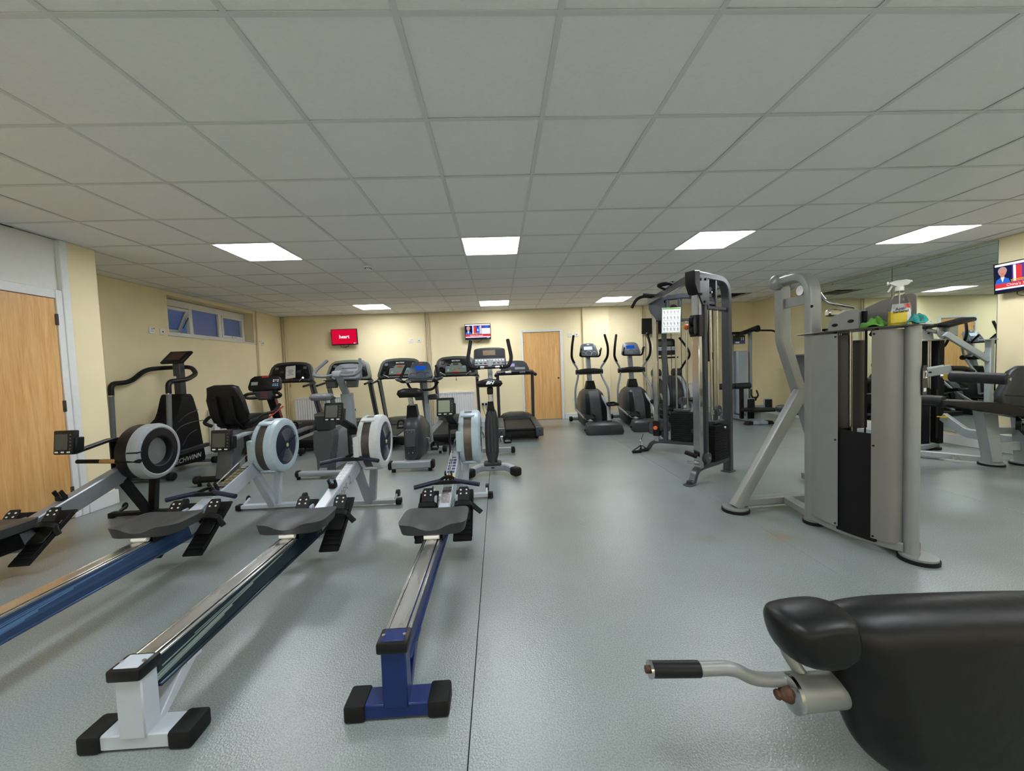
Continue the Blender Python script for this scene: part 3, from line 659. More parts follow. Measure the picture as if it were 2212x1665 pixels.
def rower(name, label, loc, rz=0, C=None, seat=1.10, handle='hook', arm='up', old=False):
    t = thing(name, label, 'rowing machine', loc, rz, 'rowing machines in a row')
    fr, foot, railc, cage = C['frame'], C['foot'], C['rail'], C['cage']
    # rear leg
    part('rear_leg', foot, t, ('box', (0, 0.022, 0.155), (0.086, 0.062, 0.215), 0.004))
    part('rear_brace', foot, t, ('prism', [(0.03, 0.05), (0.075, 0.05), (0.225, 0.155), (0.225, 0.168), (0.16, 0.168)], 0.080, frame((0, 0, 0), (0, 1, 0), (0, 0, 1)), 0.003), ('box', (0, 0.205, 0.161), (0.090, 0.07, 0.010), 0.002))
    rf = part('rear_foot', foot, t, ('box', (0, 0.04, 0.032), (0.25, 0.085, 0.05), 0.004))
    for s in (-1, 1): part('foot_cap', RUB, rf, ('box', (s*0.145, 0.04, 0.032), (0.075, 0.10, 0.062), 0.010, None, 2))
    # monorail: coloured side extrusion with a steel track on top
    part('monorail', railc, t, ('box', (0, 0.72, 0.220), (0.074, 1.32, 0.10), 0.004), ('box', (0, 0.72, 0.172), (0.090, 1.32, 0.014), 0.004), ('box', (0, 0.72, 0.270), (0.090, 1.32, 0.012), 0.003))
    part('rail_track', STEEL, t, ('box', (0, 0.70, 0.282), (0.060, 1.36, 0.010), 0.002), ('box', (0.041, 0.70, 0.2785), (0.012, 1.36, 0.010), 0.002), ('box', (-0.041, 0.70, 0.2785), (0.012, 1.36, 0.010), 0.002))
    if C.get('stripe'):
        part('rail_stripes', C['stripe'], t, *[('poly', q, 0.0) for q in ()], *[('box', (0.0374, y, z-0.02), (0.0006, L, h), 0, RX(a)) for y, z, L, h, a in ((0.22, 0.232, 0.42, 0.010, 3.5), (0.30, 0.245, 0.55, 0.006, 3.0), (0.45, 0.262, 0.75, 0.005, 2.0), (0.20, 0.222, 0.36, 0.004, 3.5), (0.62, 0.273, 0.8, 0.003, 1.5))])
    cap = part('rail_end_cap', BLK, t, ('box', (0, 0.018, 0.272), (0.108, 0.086, 0.040), 0.008, None, 2))
    part('cap_plate', foot, cap, ('box', (0, 0.018, 0.292), (0.078, 0.062, 0.005), 0.002))
    for s in (-1, 1): part('bolt', STEEL, cap, ('cyl', (s*0.036, 0.015, 0.292), (s*0.036, 0.015, 0.298), 0.006, {'n': 8}))
    # seat on its carriage
    s_ = part('seat', SEATM, t, label='contoured grey seat pad')
    bb = MB(); bb.M = T(0, seat, 0)
    slab(bb, 0.385, 0.31, lambda u, v: 0.372 + 0.010*abs(u)**1.5 - 0.028*max(0, 1-(u*2.0)**2)*max(0, -v)**1.2 - 0.010*max(0, 1-abs(abs(u)-0.45)*3.0)*(1-v*v) - 0.012*abs(u)**7 - 0.014*max(0, v)**6, 0.316, k=0.13)
    ns = bb.build('seat', SEATM, None); s_.data = ns.data; bpy.data.objects.remove(ns)
    ca = part('seat_carriage', BLK, t, ('box', (0, seat, 0.312), (0.10, 0.24, 0.016), 0.006), ('box', (0.056, seat, 0.290), (0.010, 0.22, 0.05), 0.004), ('box', (-0.056, seat, 0.290), (0.010, 0.22, 0.05), 0.004))
    for s in (-0.085, 0.085): part('roller', UPVC, ca, ('cyl', (-0.042, seat+s*1.5, 0.301), (0.042, seat+s*1.5, 0.301), 0.015, {'n': 12}))
    # main front beam
    bm = part('main_beam', fr, t, ('bar', [(0, 1.28, 0.235), (0, 2.06, 0.452)], 0.078, 0.125, {'b': 0.007}))
    A = frame((0, 1.28, 0.235), (1, 0, 0), (0, 0.78, 0.217))      # beam frame: x right, y up the beam, z out of its top
    if C.get('sticker') is not None:
        def stk(b):
            b.M = A @ T(0, 0.56, 0.0630) @ Matrix.Scale(1.08, 4)
            b.mat(0).rect(-0.030, 0.030, -0.13, 0.13)
            b.mat(1)
            for i in range(5):
                for s in (-1, 1): b.rect(s*0.015-0.012, s*0.015+0.012, -0.118+i*0.043, -0.086+i*0.043, 0.0003)
            b.mat(2).rect(-0.030, 0.030, -0.175, -0.135)
            b.mat(3).rect(-0.02, 0.02, 0.105, 0.12, 0.0003)
        P('instruction_sticker', C['sticker'], bm, stk, recalc=False, flat=True)
    if C.get('brand'):
        def br(b):
            b.M = frame((0.0398, 1.66, 0.340), (0, 0.78, 0.217), (0, -0.217, 0.78))
            b.text('concept 2', 0.105, T(-0.05, 0, 0), bold=0.001)
        P('brand_lettering', INKG, bm, br, recalc=False, flat=True)
    if C.get('splash'): part('steel_splash_plate', STEEL, bm, ('box', (0, 1.40, 0.332), (0.062, 0.20, 0.003), 0, RX(15.5)))
    # foot stretchers
    for s in (-1, 1):
        M = frame((s*0.125, 1.33, 0.215), (1, 0, 0), (0, 0.80, 0.60))
        b = MB(); b.M = M; b.box((0, 0, 0), (0.125, 0.40, 0.016), 0.006); b.box((s*0.062, 0, 0.012), (0.006, 0.34, 0.03), 0.002)
        for i in range(9): b.box((0, -0.15+i*0.03, 0.010), (0.11, 0.012, 0.006), 0.002)
        fp = b.build('footplate', BLKM, t)
        b = MB(); b.M = M; b.box((0, 0.02, 0.022), (0.10, 0.17, 0.014), 0.005)
        b.prism([(-0.040, 0.07), (0.040, 0.07), (0.042, 0.145), (0.030, 0.172), (-0.030, 0.172), (-0.042, 0.145)], 0.010, T(0, 0, 0.040) @ RX(14), 0.002)
        hc = b.build('heel_cup', BLK, fp)
        for i in (-1, 1):
            for j in (0, 1):
                b = MB(); b.M = M; b.cyl((i*0.020, 0.115+j*0.026, 0.068+j*0.0065), (i*0.020, 0.115+j*0.026, 0.077+j*0.0065), 0.006, n=8); b.build('adjuster_hole', WHITEP, hc)
        b = MB(); b.M = M
        b.bar([(-0.066, 0.045, 0.01), (-0.060, 0.045, 0.060), (0, 0.040, 0.078), (0.060, 0.045, 0.060), (0.066, 0.045, 0.01)], 0.040, 0.005, fr=0.03, up=(0, 0, 1))
        if s > 0: b.bar([(0.060, 0.045, 0.045), (0.085, 0.015, 0.045), (0.125, -0.02, 0.042)], 0.034, 0.007, fr=0.03, up=(0, 0, 1))
        b.build('strap', BLK, fp)
    part('stretcher_bracket', fr, t, ('box', (0, 1.33, 0.150), (0.20, 0.10, 0.03), 0.006), ('box', (0.075, 1.40, 0.27), (0.016, 0.05, 0.11), 0.004), ('box', (-0.075, 1.40, 0.27), (0.016, 0.05, 0.11), 0.004))
    # legs, front foot, transport wheels
    lg = C['leg']
    part('front_leg', lg, t, ('bar', [(0.01, 2.04, 0.40), (0.02, 2.25, 0.05)], 0.062, 0.055, {'up': (0, 1, 0)}))
    part('front_leg', lg, t, ('bar', [(0.075, 2.285, 0.42), (0.045, 2.275, 0.05)], 0.062, 0.050, {'up': (0, 1, 0)}))
    ff = part('front_foot', lg, t, ('box', (0, 2.27, 0.034), (0.54, 0.055, 0.034), 0.004))
    for s in (-1, 1):
        part('foot_cap', RUB, ff, ('box', (s*0.285, 2.27, 0.030), (0.05, 0.065, 0.05), 0.008, None, 2))
        part('wheel_bracket', lg, ff, ('bar', [(s*0.25, 2.27, 0.04), (s*0.25, 2.36, 0.075)], 0.018, 0.03))
        part('transport_wheel', BLK, ff, ('cyl', (s*0.25-0.012, 2.365, 0.075), (s*0.25+0.020*s, 2.365, 0.075), 0.034, {'n': 16, 'bev': 0.004}))
    # flywheel
    cy, cz, x0 = 2.17, 0.605, 0.035
    if old:
        part('flywheel_drum', BLK, t, ('lathe', [(0, 0), (0.20, 0), (0.232, 0.015), (0.236, 0.03), (0.236, 0.12), (0.225, 0.13), (0, 0.13)], (x0, cy, cz), (1, 0, 0), 40))
        rg = part('flywheel_ring', C['ring'], t, ('lathe', [(0.225, 0.105), (0.238, 0.108), (0.240, 0.165), (0.232, 0.185), (0.208, 0.194), (0.198, 0.19), (0.198, 0.13)], (x0, cy, cz), (1, 0, 0), 40))
        part('flywheel_face', BLK, t, ('lathe', [(0.199, 0.14), (0.199, 0.188), (0.135, 0.196), (0.126, 0.19), (0.116, 0.150), (0.116, 0.14)], (x0, cy, cz), (1, 0, 0), 40))
        part('flywheel_disc', C['disc'], t, ('lathe', [(0.117, 0.148), (0.03, 0.155), (0, 0.155)], (x0, cy, cz), (1, 0, 0), 32))
        part('ring_joint', BLK, rg, ('box', (x0+0.155, cy-0.21, cz+0.03), (0.086, 0.06, 0.012), 0.003))
        for a in (35, 150, 215, 275, 330): part('rivet', STEEL, rg, ('ell', (x0+0.190, cy+0.212*math.cos(R(a)), cz+0.212*math.sin(R(a))), (0.004, 0.005, 0.005), 8, 6))
    else:
        part('flywheel_cage', cage, t, ('lathe', [(0, 0), (0.19, 0), (0.228, 0.012), (0.238, 0.03), (0.238, 0.05), (0.226, 0.052), (0.226, 0.05)], (x0, cy, cz), (1, 0, 0), 40),
             ('lathe', [(0.226, 0.118), (0.238, 0.118), (0.240, 0.155), (0.232, 0.178), (0.205, 0.192), (0.176, 0.192), (0.170, 0.178)], (x0, cy, cz), (1, 0, 0), 40))
        part('flywheel_mesh', C.get('mesh', MESHB), t, ('lathe', [(0.229, 0.045), (0.229, 0.122)], (x0, cy, cz), (1, 0, 0), 40))
        for a in (-62, 62, 118, 180, 242):
            b = MB(); b.M = T(x0+0.085, cy, cz) @ Matrix.Rotation(R(180+a), 4, 'X'); b.box((0, 0.236, 0), (0.12, 0.020, 0.05), 0.007, None, 2); b.build('cage_clip', cage, t)
        fc = part('flywheel_face', C['face'], t, ('lathe', [(0.178, 0.175), (0.150, 0.189), (0.06, 0.187), (0.03, 0.192), (0, 0.192)], (x0, cy, cz), (1, 0, 0), 36))
        def slots(b):
            for rr in [0.045+0.012*i for i in range(9)]:
                for a0 in (55, 235):
                    b.tube([(x0+0.1925, cy+rr*math.cos(R(a0+5*k)), cz+rr*math.sin(R(a0+5*k))) for k in range(15)], 0.0022, 5)
        P('vent_slot', INKG, fc, slots)
        part('face_seam', BLKM, fc, ('bar', [(x0+0.190, cy-0.15, cz-0.06), (x0+0.191, cy+0.15, cz+0.06)], 0.003, 0.003))
        part('hub_badge', pmat('lime_badge', (0.46, 0.60, 0.22), 0.4, var=0.03), fc, ('cyl', (x0+0.190, cy, cz), (x0+0.196, cy, cz), 0.017, {'n': 16}))
        part('cage_bracket', cage, t, ('box', (x0+0.012, cy-0.19, cz), (0.05, 0.10, 0.17), 0.010, None, 2))
    # upright carrying monitor arm: open black frame
    up = C['arm']
    ua = part('arm_post', up, t, ('box', (-0.042, 2.045, 0.60), (0.014, 0.06, 0.30), 0.003), ('box', (0.034, 2.045, 0.60), (0.014, 0.06, 0.30), 0.003), ('box', (-0.004, 2.045, 0.735), (0.090, 0.06, 0.018), 0.003), ('box', (-0.004, 2.055, 0.475), (0.090, 0.06, 0.04), 0.003))
    part('chain_guide', C['leg'] if not old else BLK, ua, ('box', (0.041, 2.075, 0.545), (0.006, 0.09, 0.24), 0.002))
    for z in (0.50, 0.58, 0.66): part('bolt', STEEL, ua, ('ell', (0.045, 2.05, z), (0.004, 0.005, 0.005), 8, 6))
    px = C.get('px', 0.0)
    if arm == 'up':
        part('monitor_arm', up, t, ('bar', [(0, 2.04, 0.70), (-0.004, 2.03, 0.755), (-0.035+px, 1.85, 0.865), (-0.035+px, 1.83, 0.92)], 0.068, 0.026, {'fr': 0.05, 'up': (0, -1, 0)}))
        M = frame((-0.035+px, 1.80, 0.920), (1, 0, 0), (0, 0.25, 1)) @ Matrix.Scale(0.90, 4)
    else:
        d = 0.36 if old else 0.30; lx = -0.03 if old else -0.02
        part('monitor_arm', C.get('armtop', up), t, ('bar', [(0, 2.05, 0.742), (0, 1.98, 0.750), (lx, 2.05-d+0.03, 0.700 if old else 0.725)], 0.052, 0.024, {'fr': 0.03}))
        M = frame((lx-0.02, 2.05-d-0.02, 0.785 if old else 0.735), (1, -0.10, 0), (0, 0.10, 1))
        M = M @ RY(-6) @ Matrix.Scale(1.08, 4) if old else M
    b = MB(); b.M = M; b.box((0, 0, -0.018), (0.155, 0.165, 0.040), 0.008, None, 2); b.box((0.075, -0.015, -0.035), (0.03, 0.10, 0.05), 0.006)
    pm = b.build('monitor', BLK, t)
    b = MB(); b.M = M; b.box((-0.010, 0.004, 0.003), (0.102, 0.108, 0.003), 0.001); b.build('monitor_screen', C.get('lcd', LCDD), pm)
    for i in range(3):
        b = MB(); b.M = M; b.box((-0.048+0.048*i, -0.066, 0.003), (0.026, 0.010, 0.004), 0.002); b.build('monitor_button', WHITEP, pm)
    for i in range(5):
        b = MB(); b.M = M; b.box((0.061, 0.052-0.024*i, 0.003), (0.014, 0.012, 0.004), 0.002); b.build('side_button', DGREY, pm)
    # handle and chain
    hy, hz = {'hook': (1.49, 0.395), 'guide': (1.95, 0.505), 'old': (1.95, 0.575)}[handle]
    if old:
        h = part('handle', BLKM, t, ('tube', [(-0.235, hy, hz+0.012), (0.235, hy, hz-0.012)], 0.017, 12))
        part('handle_grip', WOODH, h, ('tube', [(-0.06, hy, hz+0.003), (0.055, hy, hz-0.003)], 0.0185, 12))
    else:
        h = part('handle', RNAVY, t, ('tube', [(-0.235, hy-0.045, hz-0.015), (-0.09, hy-0.010, hz+0.008), (-0.05, hy, hz+0.012)], 0.0165, 12, 0.05), ('tube', [(0.235, hy-0.045, hz-0.012), (0.09, hy-0.010, hz+0.008), (0.05, hy, hz+0.012)], 0.0165, 12, 0.05))
        part('handle_yoke', BLK, h, ('bar', [(-0.10, hy-0.012, hz+0.004), (0.10, hy-0.012, hz+0.004)], 0.016, 0.03), ('bar', [(-0.085, hy-0.008, hz), (-0.02, hy+0.045, hz+0.03), (0.02, hy+0.045, hz+0.03), (0.085, hy-0.008, hz)], 0.014, 0.024, {'fr': 0.02}))
    part('chain', STEEL, t, ('tube', [(0, hy+0.03, hz+0.01), (0.0, 2.05, 0.60), (0.02, 2.14, 0.63)], 0.0045, 6))
    part('handle_hook', BLK, t, ('box', (0, 1.575, 0.40), (0.05, 0.05, 0.035), 0.006), ('bar', [(-0.022, 1.575, 0.41), (-0.022, 1.55, 0.455)], 0.012, 0.03), ('bar', [(0.022, 1.575, 0.41), (0.022, 1.55, 0.455)], 0.012, 0.03))
    return t
GRN = pmat('pale_green_stripe', (0.30, 0.38, 0.34), 0.3, metal=0.4, var=0.05)
PBL = pmat('pale_blue_stripe', (0.14, 0.27, 0.50), 0.3, metal=0.4, var=0.05)
LABN = pmat('label_navy', (0.02, 0.03, 0.10), 0.4, var=0.03); LABK = pmat('label_black', (0.03, 0.028, 0.022), 0.4, var=0.03)
rower('rowing_machine', 'black rower with grey ringed flywheel and wooden handle grip beside the near wood door', (-3.09, 1.28, 0), 3,
      dict(frame=pmat('rower_old_grey', (0.22, 0.24, 0.26), 0.36, metal=0.3, var=0.04), foot=BLK, rail=BLK, cage=BLK, leg=BLK, arm=BLK, ring=pmat('old_ring_grey', (0.30, 0.33, 0.35), 0.36, var=0.04), disc=pmat('old_disc_grey', (0.17, 0.17, 0.175), 0.42, var=0.05), face=BLK), 1.13, 'old', 'flat', True)
rower('rowing_machine', 'pale blue rower with folded monitor, slate blue rail running off the left picture edge', (-2.10, 1.30, 0), 0.6,
      dict(frame=RWHITE, foot=RWHITE, rail=RSLATE, cage=RCAGE, leg=RWHITE, arm=BLK, armtop=LGREY, face=RNAVY, stripe=PBL, sticker=[LABK, pmat('label_gold', (0.20, 0.17, 0.08), 0.4), LABK, WHITEP]), 1.10, 'hook', 'flat')
rower('rowing_machine', 'white framed rower with dark teal rail and lettering on its front beam', (-1.24, 1.26, 0), 0,
      dict(frame=RWHITE, foot=RWHITE, rail=RTEAL, cage=RCAGEW, leg=LGREY, arm=BLK, face=RNAVY, stripe=GRN, brand=True, px=-0.03, sticker=[pmat('label_grey', (0.45, 0.50, 0.54), 0.4), pmat('label_white', (0.60, 0.64, 0.67), 0.4), RWHITE, INKG]), 1.08, 'guide', 'up')
rower('rowing_machine', 'rower with royal blue rail and rear leg, nearest the middle of the floor', (-0.40, 1.31, 0), 0,
      dict(frame=RWHITE, foot=RBLUE, rail=RBLUE, cage=RCAGE, leg=RWHITE, arm=BLK, face=RBLUE, lcd=LCDG, splash=True, mesh=pmat('brown_mesh_worn', (0.16, 0.135, 0.11), 0.42, metal=0.6, var=0.35, scale=220), sticker=[RWHITE, LABN, YELLOW, INK]), 0.92, 'hook', 'up')
# ------------------------------------------------------------------ treadmills
def each(name, mats, parent, M, ops):
    """one object per op (tuples as for part), all in frame M"""
    r = []
    for op in ops:
        b = MB(); b.M = M
        k = op[-1] if isinstance(op[-1], dict) else {}
        getattr(b, op[0])(*(op[1:-1] if k else op[1:]), **k); r.append(b.build(name, mats, parent))
    return r
def pin(M, mats, name, parent, *ops, **kw):
    b = MB(); b.M = M
    for op in ops:
        k = op[-1] if isinstance(op[-1], dict) else {}
        getattr(b, op[0])(*(op[1:-1] if k else op[1:]), **k)
    return b.build(name, mats, parent, **kw)
def blob(w0, w1, h, r=0.05, n=4, arch=0.0):
    """rounded trapezoid outline, bottom width w0, top width w1, arched top"""
    pts = [(-w0/2, -h/2), (w0/2, -h/2), (w1/2, h/2)]
    if arch: pts += [(w1*0.25, h/2+arch*0.75), (0, h/2+arch), (-w1*0.25, h/2+arch*0.75)]
    pts += [(-w1/2, h/2)]
    m = len(pts); out = []
    for i in range(m):
        a, b, c = Vector((*pts[i-1], 0)), Vector((*pts[i], 0)), Vector((*pts[(i+1) % m], 0))
        l = min(r, (a-b).length*0.45, (c-b).length*0.45)
        p0 = b+(a-b).normalized()*l; p2 = b+(c-b).normalized()*l
        for k in range(n+1):
            t_ = k/n; q = p0*(1-t_)**2+b*2*t_*(1-t_)+p2*t_*t_; out.append((q.x, q.y))
    return out
def treadmill(label, loc, rz=0, face='lit'):
    t = thing('treadmill', label, 'treadmill', loc, rz, 'treadmills facing the back wall')
    part('deck_base', BLK, t, ('box', (0, 0.98, 0.115), (0.70, 1.86, 0.11), 0.02, None, 2))
    part('running_belt', RUB, t, ('box', (0, 0.90, 0.180), (0.53, 1.75, 0.035), 0.016, None, 3))
    for s in (-1, 1):
        r = part('side_rail', MGREY, t, ('bar', [(s*0.335, 0.03, 0.165), (s*0.335, 1.60, 0.200)], 0.115, 0.065, {'b': 0.02, 'round_': 3}))
        part('rail_cap', BLK, r, ('box', (s*0.345, 0.02, 0.135), (0.14, 0.14, 0.13), 0.03, None, 3))
        part('foot', RUB, t, ('cyl', (s*0.30, 0.30, 0), (s*0.30, 0.30, 0.07), 0.03, {'n': 12})); part('foot', RUB, t, ('cyl', (s*0.30, 1.80, 0), (s*0.30, 1.80, 0.07), 0.03, {'n': 12}))
    part('rear_roller', BLK, t, ('cyl', (-0.28, 0.05, 0.145), (0.28, 0.05, 0.145), 0.055, {'n': 16}))
    def hood(b):
        secs = []
        for y, w, h in ((1.42, 0.76, 0.205), (1.50, 0.78, 0.265), (1.66, 0.80, 0.300), (1.90, 0.78, 0.300), (2.04, 0.70, 0.24), (2.10, 0.60, 0.14)):
            pr = [(-w/2, 0.07), (w/2, 0.07), (w/2, h-0.06), (w/2-0.05, h-0.015), (w*0.22, h), (-w*0.22, h), (-w/2+0.05, h-0.015), (-w/2, h-0.06)]
            secs.append([(x, y, z) for x, z in pr])
        b.loft(secs)
    h = P('motor_hood', CHAR, t, hood, angle=50)
    part('hood_badge', SAGE, h, ('ell', (0.10, 1.53, 0.283), (0.085, 0.03, 0.006), 16, 6, RX(20)))
    for s in (-1, 1):
        part('upright', DGREY, t, ('bar', [(s*0.41, 1.98, 0.10), (s*0.41, 1.56, 1.08)], 0.055, 0.11, {'b': 0.012, 'up': (0, 1, 0)}))
        part('upright_trim', MGREY, t, ('bar', [(s*0.395, 1.895, 0.13), (s*0.395, 1.495, 1.06)], 0.022, 0.045, {'b': 0.006, 'up': (0, 1, 0)}))
    # console
    M = frame((0, 1.62, 1.265), (1, 0, 0), (0, 0.34, 1))
    fr = MB(); fr.M = M; fr.prism(blob(0.90, 0.72, 0.37, 0.075, 5, 0.035), 0.09, None, 0.025, 3); con = fr.build('console', {'pale': SAGE, 'dark': DGREY}.get(face, pmat('console_rim_grey', (0.085, 0.095, 0.085), 0.42, var=0.05)), t, angle=50)
    pin(M, BLK, 'console_panel', con, ('prism', blob(0.78, 0.63, 0.285, 0.05, 4, 0.025), 0.012, T(0, 0.0, 0.042), 0.004), angle=50)
    if face != 'dark':
        pin(M, SAGE, 'key_panel', con, ('prism', [(-0.21, -0.12), (0.21, -0.12), (0.20, 0.0), (0.155, 0.035), (0.10, 0.045), (0.09, 0.075), (-0.09, 0.075), (-0.10, 0.045), (-0.155, 0.035), (-0.20, 0.0)], 0.010, T(0, -0.005, 0.05), 0.003))
        each('key_block', SKYP, con, M, [('box', (s*0.148, y, 0.058), (0.052, 0.016, 0.006), 0.002) for s in (-1, 1) for y in (-0.012, -0.040)])
        each('key_block', WHITEP, con, M, [('box', (-0.148, y, 0.058), (0.040, 0.012, 0.006), 0.002) for y in (-0.068, -0.09)])
        each('display', BLK, con, M, [('box', (s*0.145, 0.020, 0.058), (0.058, 0.018, 0.005), 0.001) for s in (-1, 1)])
        pin(M, pmat('amber_display', (0.16, 0.05, 0.02), 0.3, emit=(0.9, 0.22, 0.08), estr=0.18) if face == 'lit' else LCDD, 'display', con, ('box', (0, 0.045, 0.058), (0.105, 0.030, 0.005), 0.001))
        pin(M, pmat('green_key', (0.15, 0.6, 0.2), 0.4), 'start_key', con, ('box', (-0.065, -0.052, 0.058), (0.018, 0.014, 0.006), 0.002))
        pin(M, RED, 'stop_key', con, ('box', (0.065, -0.052, 0.058), (0.018, 0.014, 0.006), 0.002))
    else:
        pin(M, BLK, 'key_panel', con, ('box', (0, -0.02, 0.05), (0.40, 0.14, 0.010), 0.02, None, 2))
        each('display', LCDD, con, M, [('box', (s*0.16, 0.01, 0.057), (0.07, 0.05, 0.005), 0.002) for s in (-1, 1)])
    pin(M, WHITEP, 'brand_lettering', con, ('text', 'MATRIX', 0.036, T(0, 0.118, 0.0495), {'bold': 0.0012, 'sx': 1.25}), recalc=False, flat=True)
    pin(M, RED, 'stop_pull', con, ('box', (0, -0.128, 0.062), (0.135, 0.030, 0.03), 0.012, None, 2))
    for s in (-1, 1):
        pin(M, BLKM, 'cup_holder', con, ('lathe', [(0.0, 0.048), (0.034, 0.050), (0.045, 0.060), (0.048, 0.056), (0.05, 0.045)], (s*0.285, -0.055, 0), (0, 0, 1), 18))
        pin(M, MGREY, 'side_key', con, ('box', (s*0.27, 0.085, 0.050), (0.065, 0.05, 0.006), 0.004))
    # handrails
    hb = part('handlebar', BLK, t, ('tube', [(-0.44, 1.60, 1.08), (-0.30, 1.50, 1.10), (0.30, 1.50, 1.10), (0.44, 1.60, 1.08)], 0.022, 10, 0.06))
    for s in (-1, 1):
        part('side_grip', BLK, t, ('tube', [(s*0.44, 1.62, 1.06), (s*0.44, 1.35, 1.03), (s*0.44, 1.16, 1.01)], 0.020, 10, 0.05))
        part('pulse_sensor', CHROME, hb, ('tube', [(s*0.20, 1.50, 1.102), (s*0.30, 1.44, 1.17)], 0.017, 10))
    part('safety_cord', RED, t, ('tube', [(0.0, 1.55, 1.09), (0.002, 1.54, 1.02)], 0.004, 6), ('cyl', (0.002, 1.54, 1.03), (0.002, 1.54, 1.0), 0.009, {'n': 8}))
    return t
treadmill('treadmill in the far left corner with a paper notice on its dark console', (-4.05, 6.12, 0), 0, 'dark')
treadmill('treadmill second from the left, half hidden by the silver upright bike', (-2.93, 6.12, 0), 0, 'pale')
treadmill('treadmill with an amber display behind the blue screen upright bike', (-1.93, 6.12, 0), 0, 'lit')
treadmill('treadmill in front of the middle radiator, left of the bike with tall horns', (-0.83, 6.12, 0), 0, 'plain')
def notice():
    t = thing('paper_notice', 'white printed notice stuck on the console of the corner treadmill', 'notice', (-4.03, 7.725, 1.285))
    M = frame((0, -0.065, 0.0), (1, 0, 0.10), (0, 0.34, 1))
    pin(M, PAPER, 'sheet', t, ('box', (0, 0, 0), (0.19, 0.25, 0.0015), 0))
    each('print_line', INKG, t, M, [('box', (0, y, 0.001), (w, 0.010, 0.0006), 0) for y, w in ((0.045, 0.07), (0.022, 0.13), (-0.001, 0.09), (-0.024, 0.07), (-0.055, 0.12))])
notice()
def treadmill_b():
    t = thing('treadmill', 'low wide treadmill with square grey tail caps in front of the far wood door', 'treadmill', (0.335, 6.30, 0), 0, 'treadmills facing the back wall')
    part('deck_base', BLK, t, ('box', (0, 0.85, 0.11), (0.66, 1.60, 0.12), 0.02, None, 2))
    part('running_belt', RUB, t, ('box', (0, 0.75, 0.185), (0.50, 1.48, 0.045), 0.020, None, 3))
    for s in (-1, 1):
        r = part('side_rail', CHAR, t, ('bar', [(s*0.315, 0.12, 0.185), (s*0.315, 1.35, 0.20)], 0.11, 0.05, {'b': 0.008}))
        each('rail_groove', MGREY, r, Matrix(), [('box', (s*(0.285+0.02*i), 0.75, 0.2215), (0.010, 1.10, 0.004), 0.001, RX(0.7)) for i in range(4)])
        c = part('tail_cap', DGREY, t, ('box', (s*0.315, 0.06, 0.145), (0.125, 0.16, 0.15), 0.02, None, 2))
        part('adjuster_hole', BLK, c, ('cyl', (s*0.315, -0.016, 0.16), (s*0.315, -0.022, 0.16), 0.012, {'n': 10}))
        part('foot', RUB, t, ('cyl', (s*0.28, 0.2, 0), (s*0.28, 0.2, 0.06), 0.03, {'n': 12})); part('foot', RUB, t, ('cyl', (s*0.28, 1.5, 0), (s*0.28, 1.5, 0.06), 0.03, {'n': 12}))
    def hood(b):
        secs = []
        for y, w, h in ((1.25, 0.66, 0.215), (1.30, 0.68, 0.28), (1.45, 0.68, 0.31), (1.70, 0.64, 0.30), (1.82, 0.58, 0.20)):
            secs.append([(x, y, z) for x, z in ((-w/2, .07), (w/2, .07), (w/2, h-.09), (w/2-.06, h-.03), (w*.2, h), (-w*.2, h), (-w/2+.06, h-.03), (-w/2, h-.09))])
        b.loft(secs)
    P('motor_hood', CHAR, t, hood, angle=50)
    for s in (-1, 1): part('upright', DGREY, t, ('bar', [(s*0.345, 1.50, 0.06), (s*0.345, 1.36, 1.10)], 0.06, 0.07, {'b': 0.012, 'up': (0, 1, 0)}))
    part('console_tray', CHAR, t, ('box', (0, 1.28, 1.115), (0.74, 0.26, 0.07), 0.03, RX(8), 3))
    M = frame((0, 1.36, 1.22), (1, 0, 0), (0, 0.55, 1))
    c = pin(M, DGREY, 'console', t, ('prism', blob(0.60, 0.44, 0.22, 0.06, 4, 0.02), 0.07, None, 0.02, 2), angle=50)
    pin(M, pmat('violet_display', (0.2, 0.15, 0.3), 0.3, emit=(0.6, 0.5, 0.9), estr=0.35), 'display', c, ('box', (-0.08, 0.03, 0.036), (0.16, 0.07, 0.004), 0.002))
    pin(M, YELLOW, 'safety_key', c, ('box', (-0.10, -0.10, 0.045), (0.05, 0.02, 0.02), 0.006))
    pin(M, LGREY, 'control_strip', c, ('box', (0.10, -0.05, 0.036), (0.20, 0.05, 0.004), 0.002))
    for s in (-1, 1):
        g = part('side_grip', BLK, t, ('tube', [(s*0.37, 1.36, 1.10), (s*0.375, 1.05, 1.075)], 0.026, 10))
        part('grip_end', BLK, g, ('ell', (s*0.375, 1.04, 1.073), (0.034, 0.04, 0.034), 12, 8))
    hb = part('handlebar', BLK, t, ('tube', [(-0.36, 1.22, 1.10), (-0.2, 1.12, 1.12), (0.2, 1.12, 1.12), (0.36, 1.22, 1.10)], 0.02, 10, 0.08))
    part('pulse_sensor', CHROME, hb, ('tube', [(0.08, 1.12, 1.121), (0.19, 1.12, 1.121)], 0.022, 10)); part('pulse_sensor', CHROME, hb, ('tube', [(-0.19, 1.12, 1.121), (-0.08, 1.12, 1.121)], 0.022, 10))
treadmill_b()

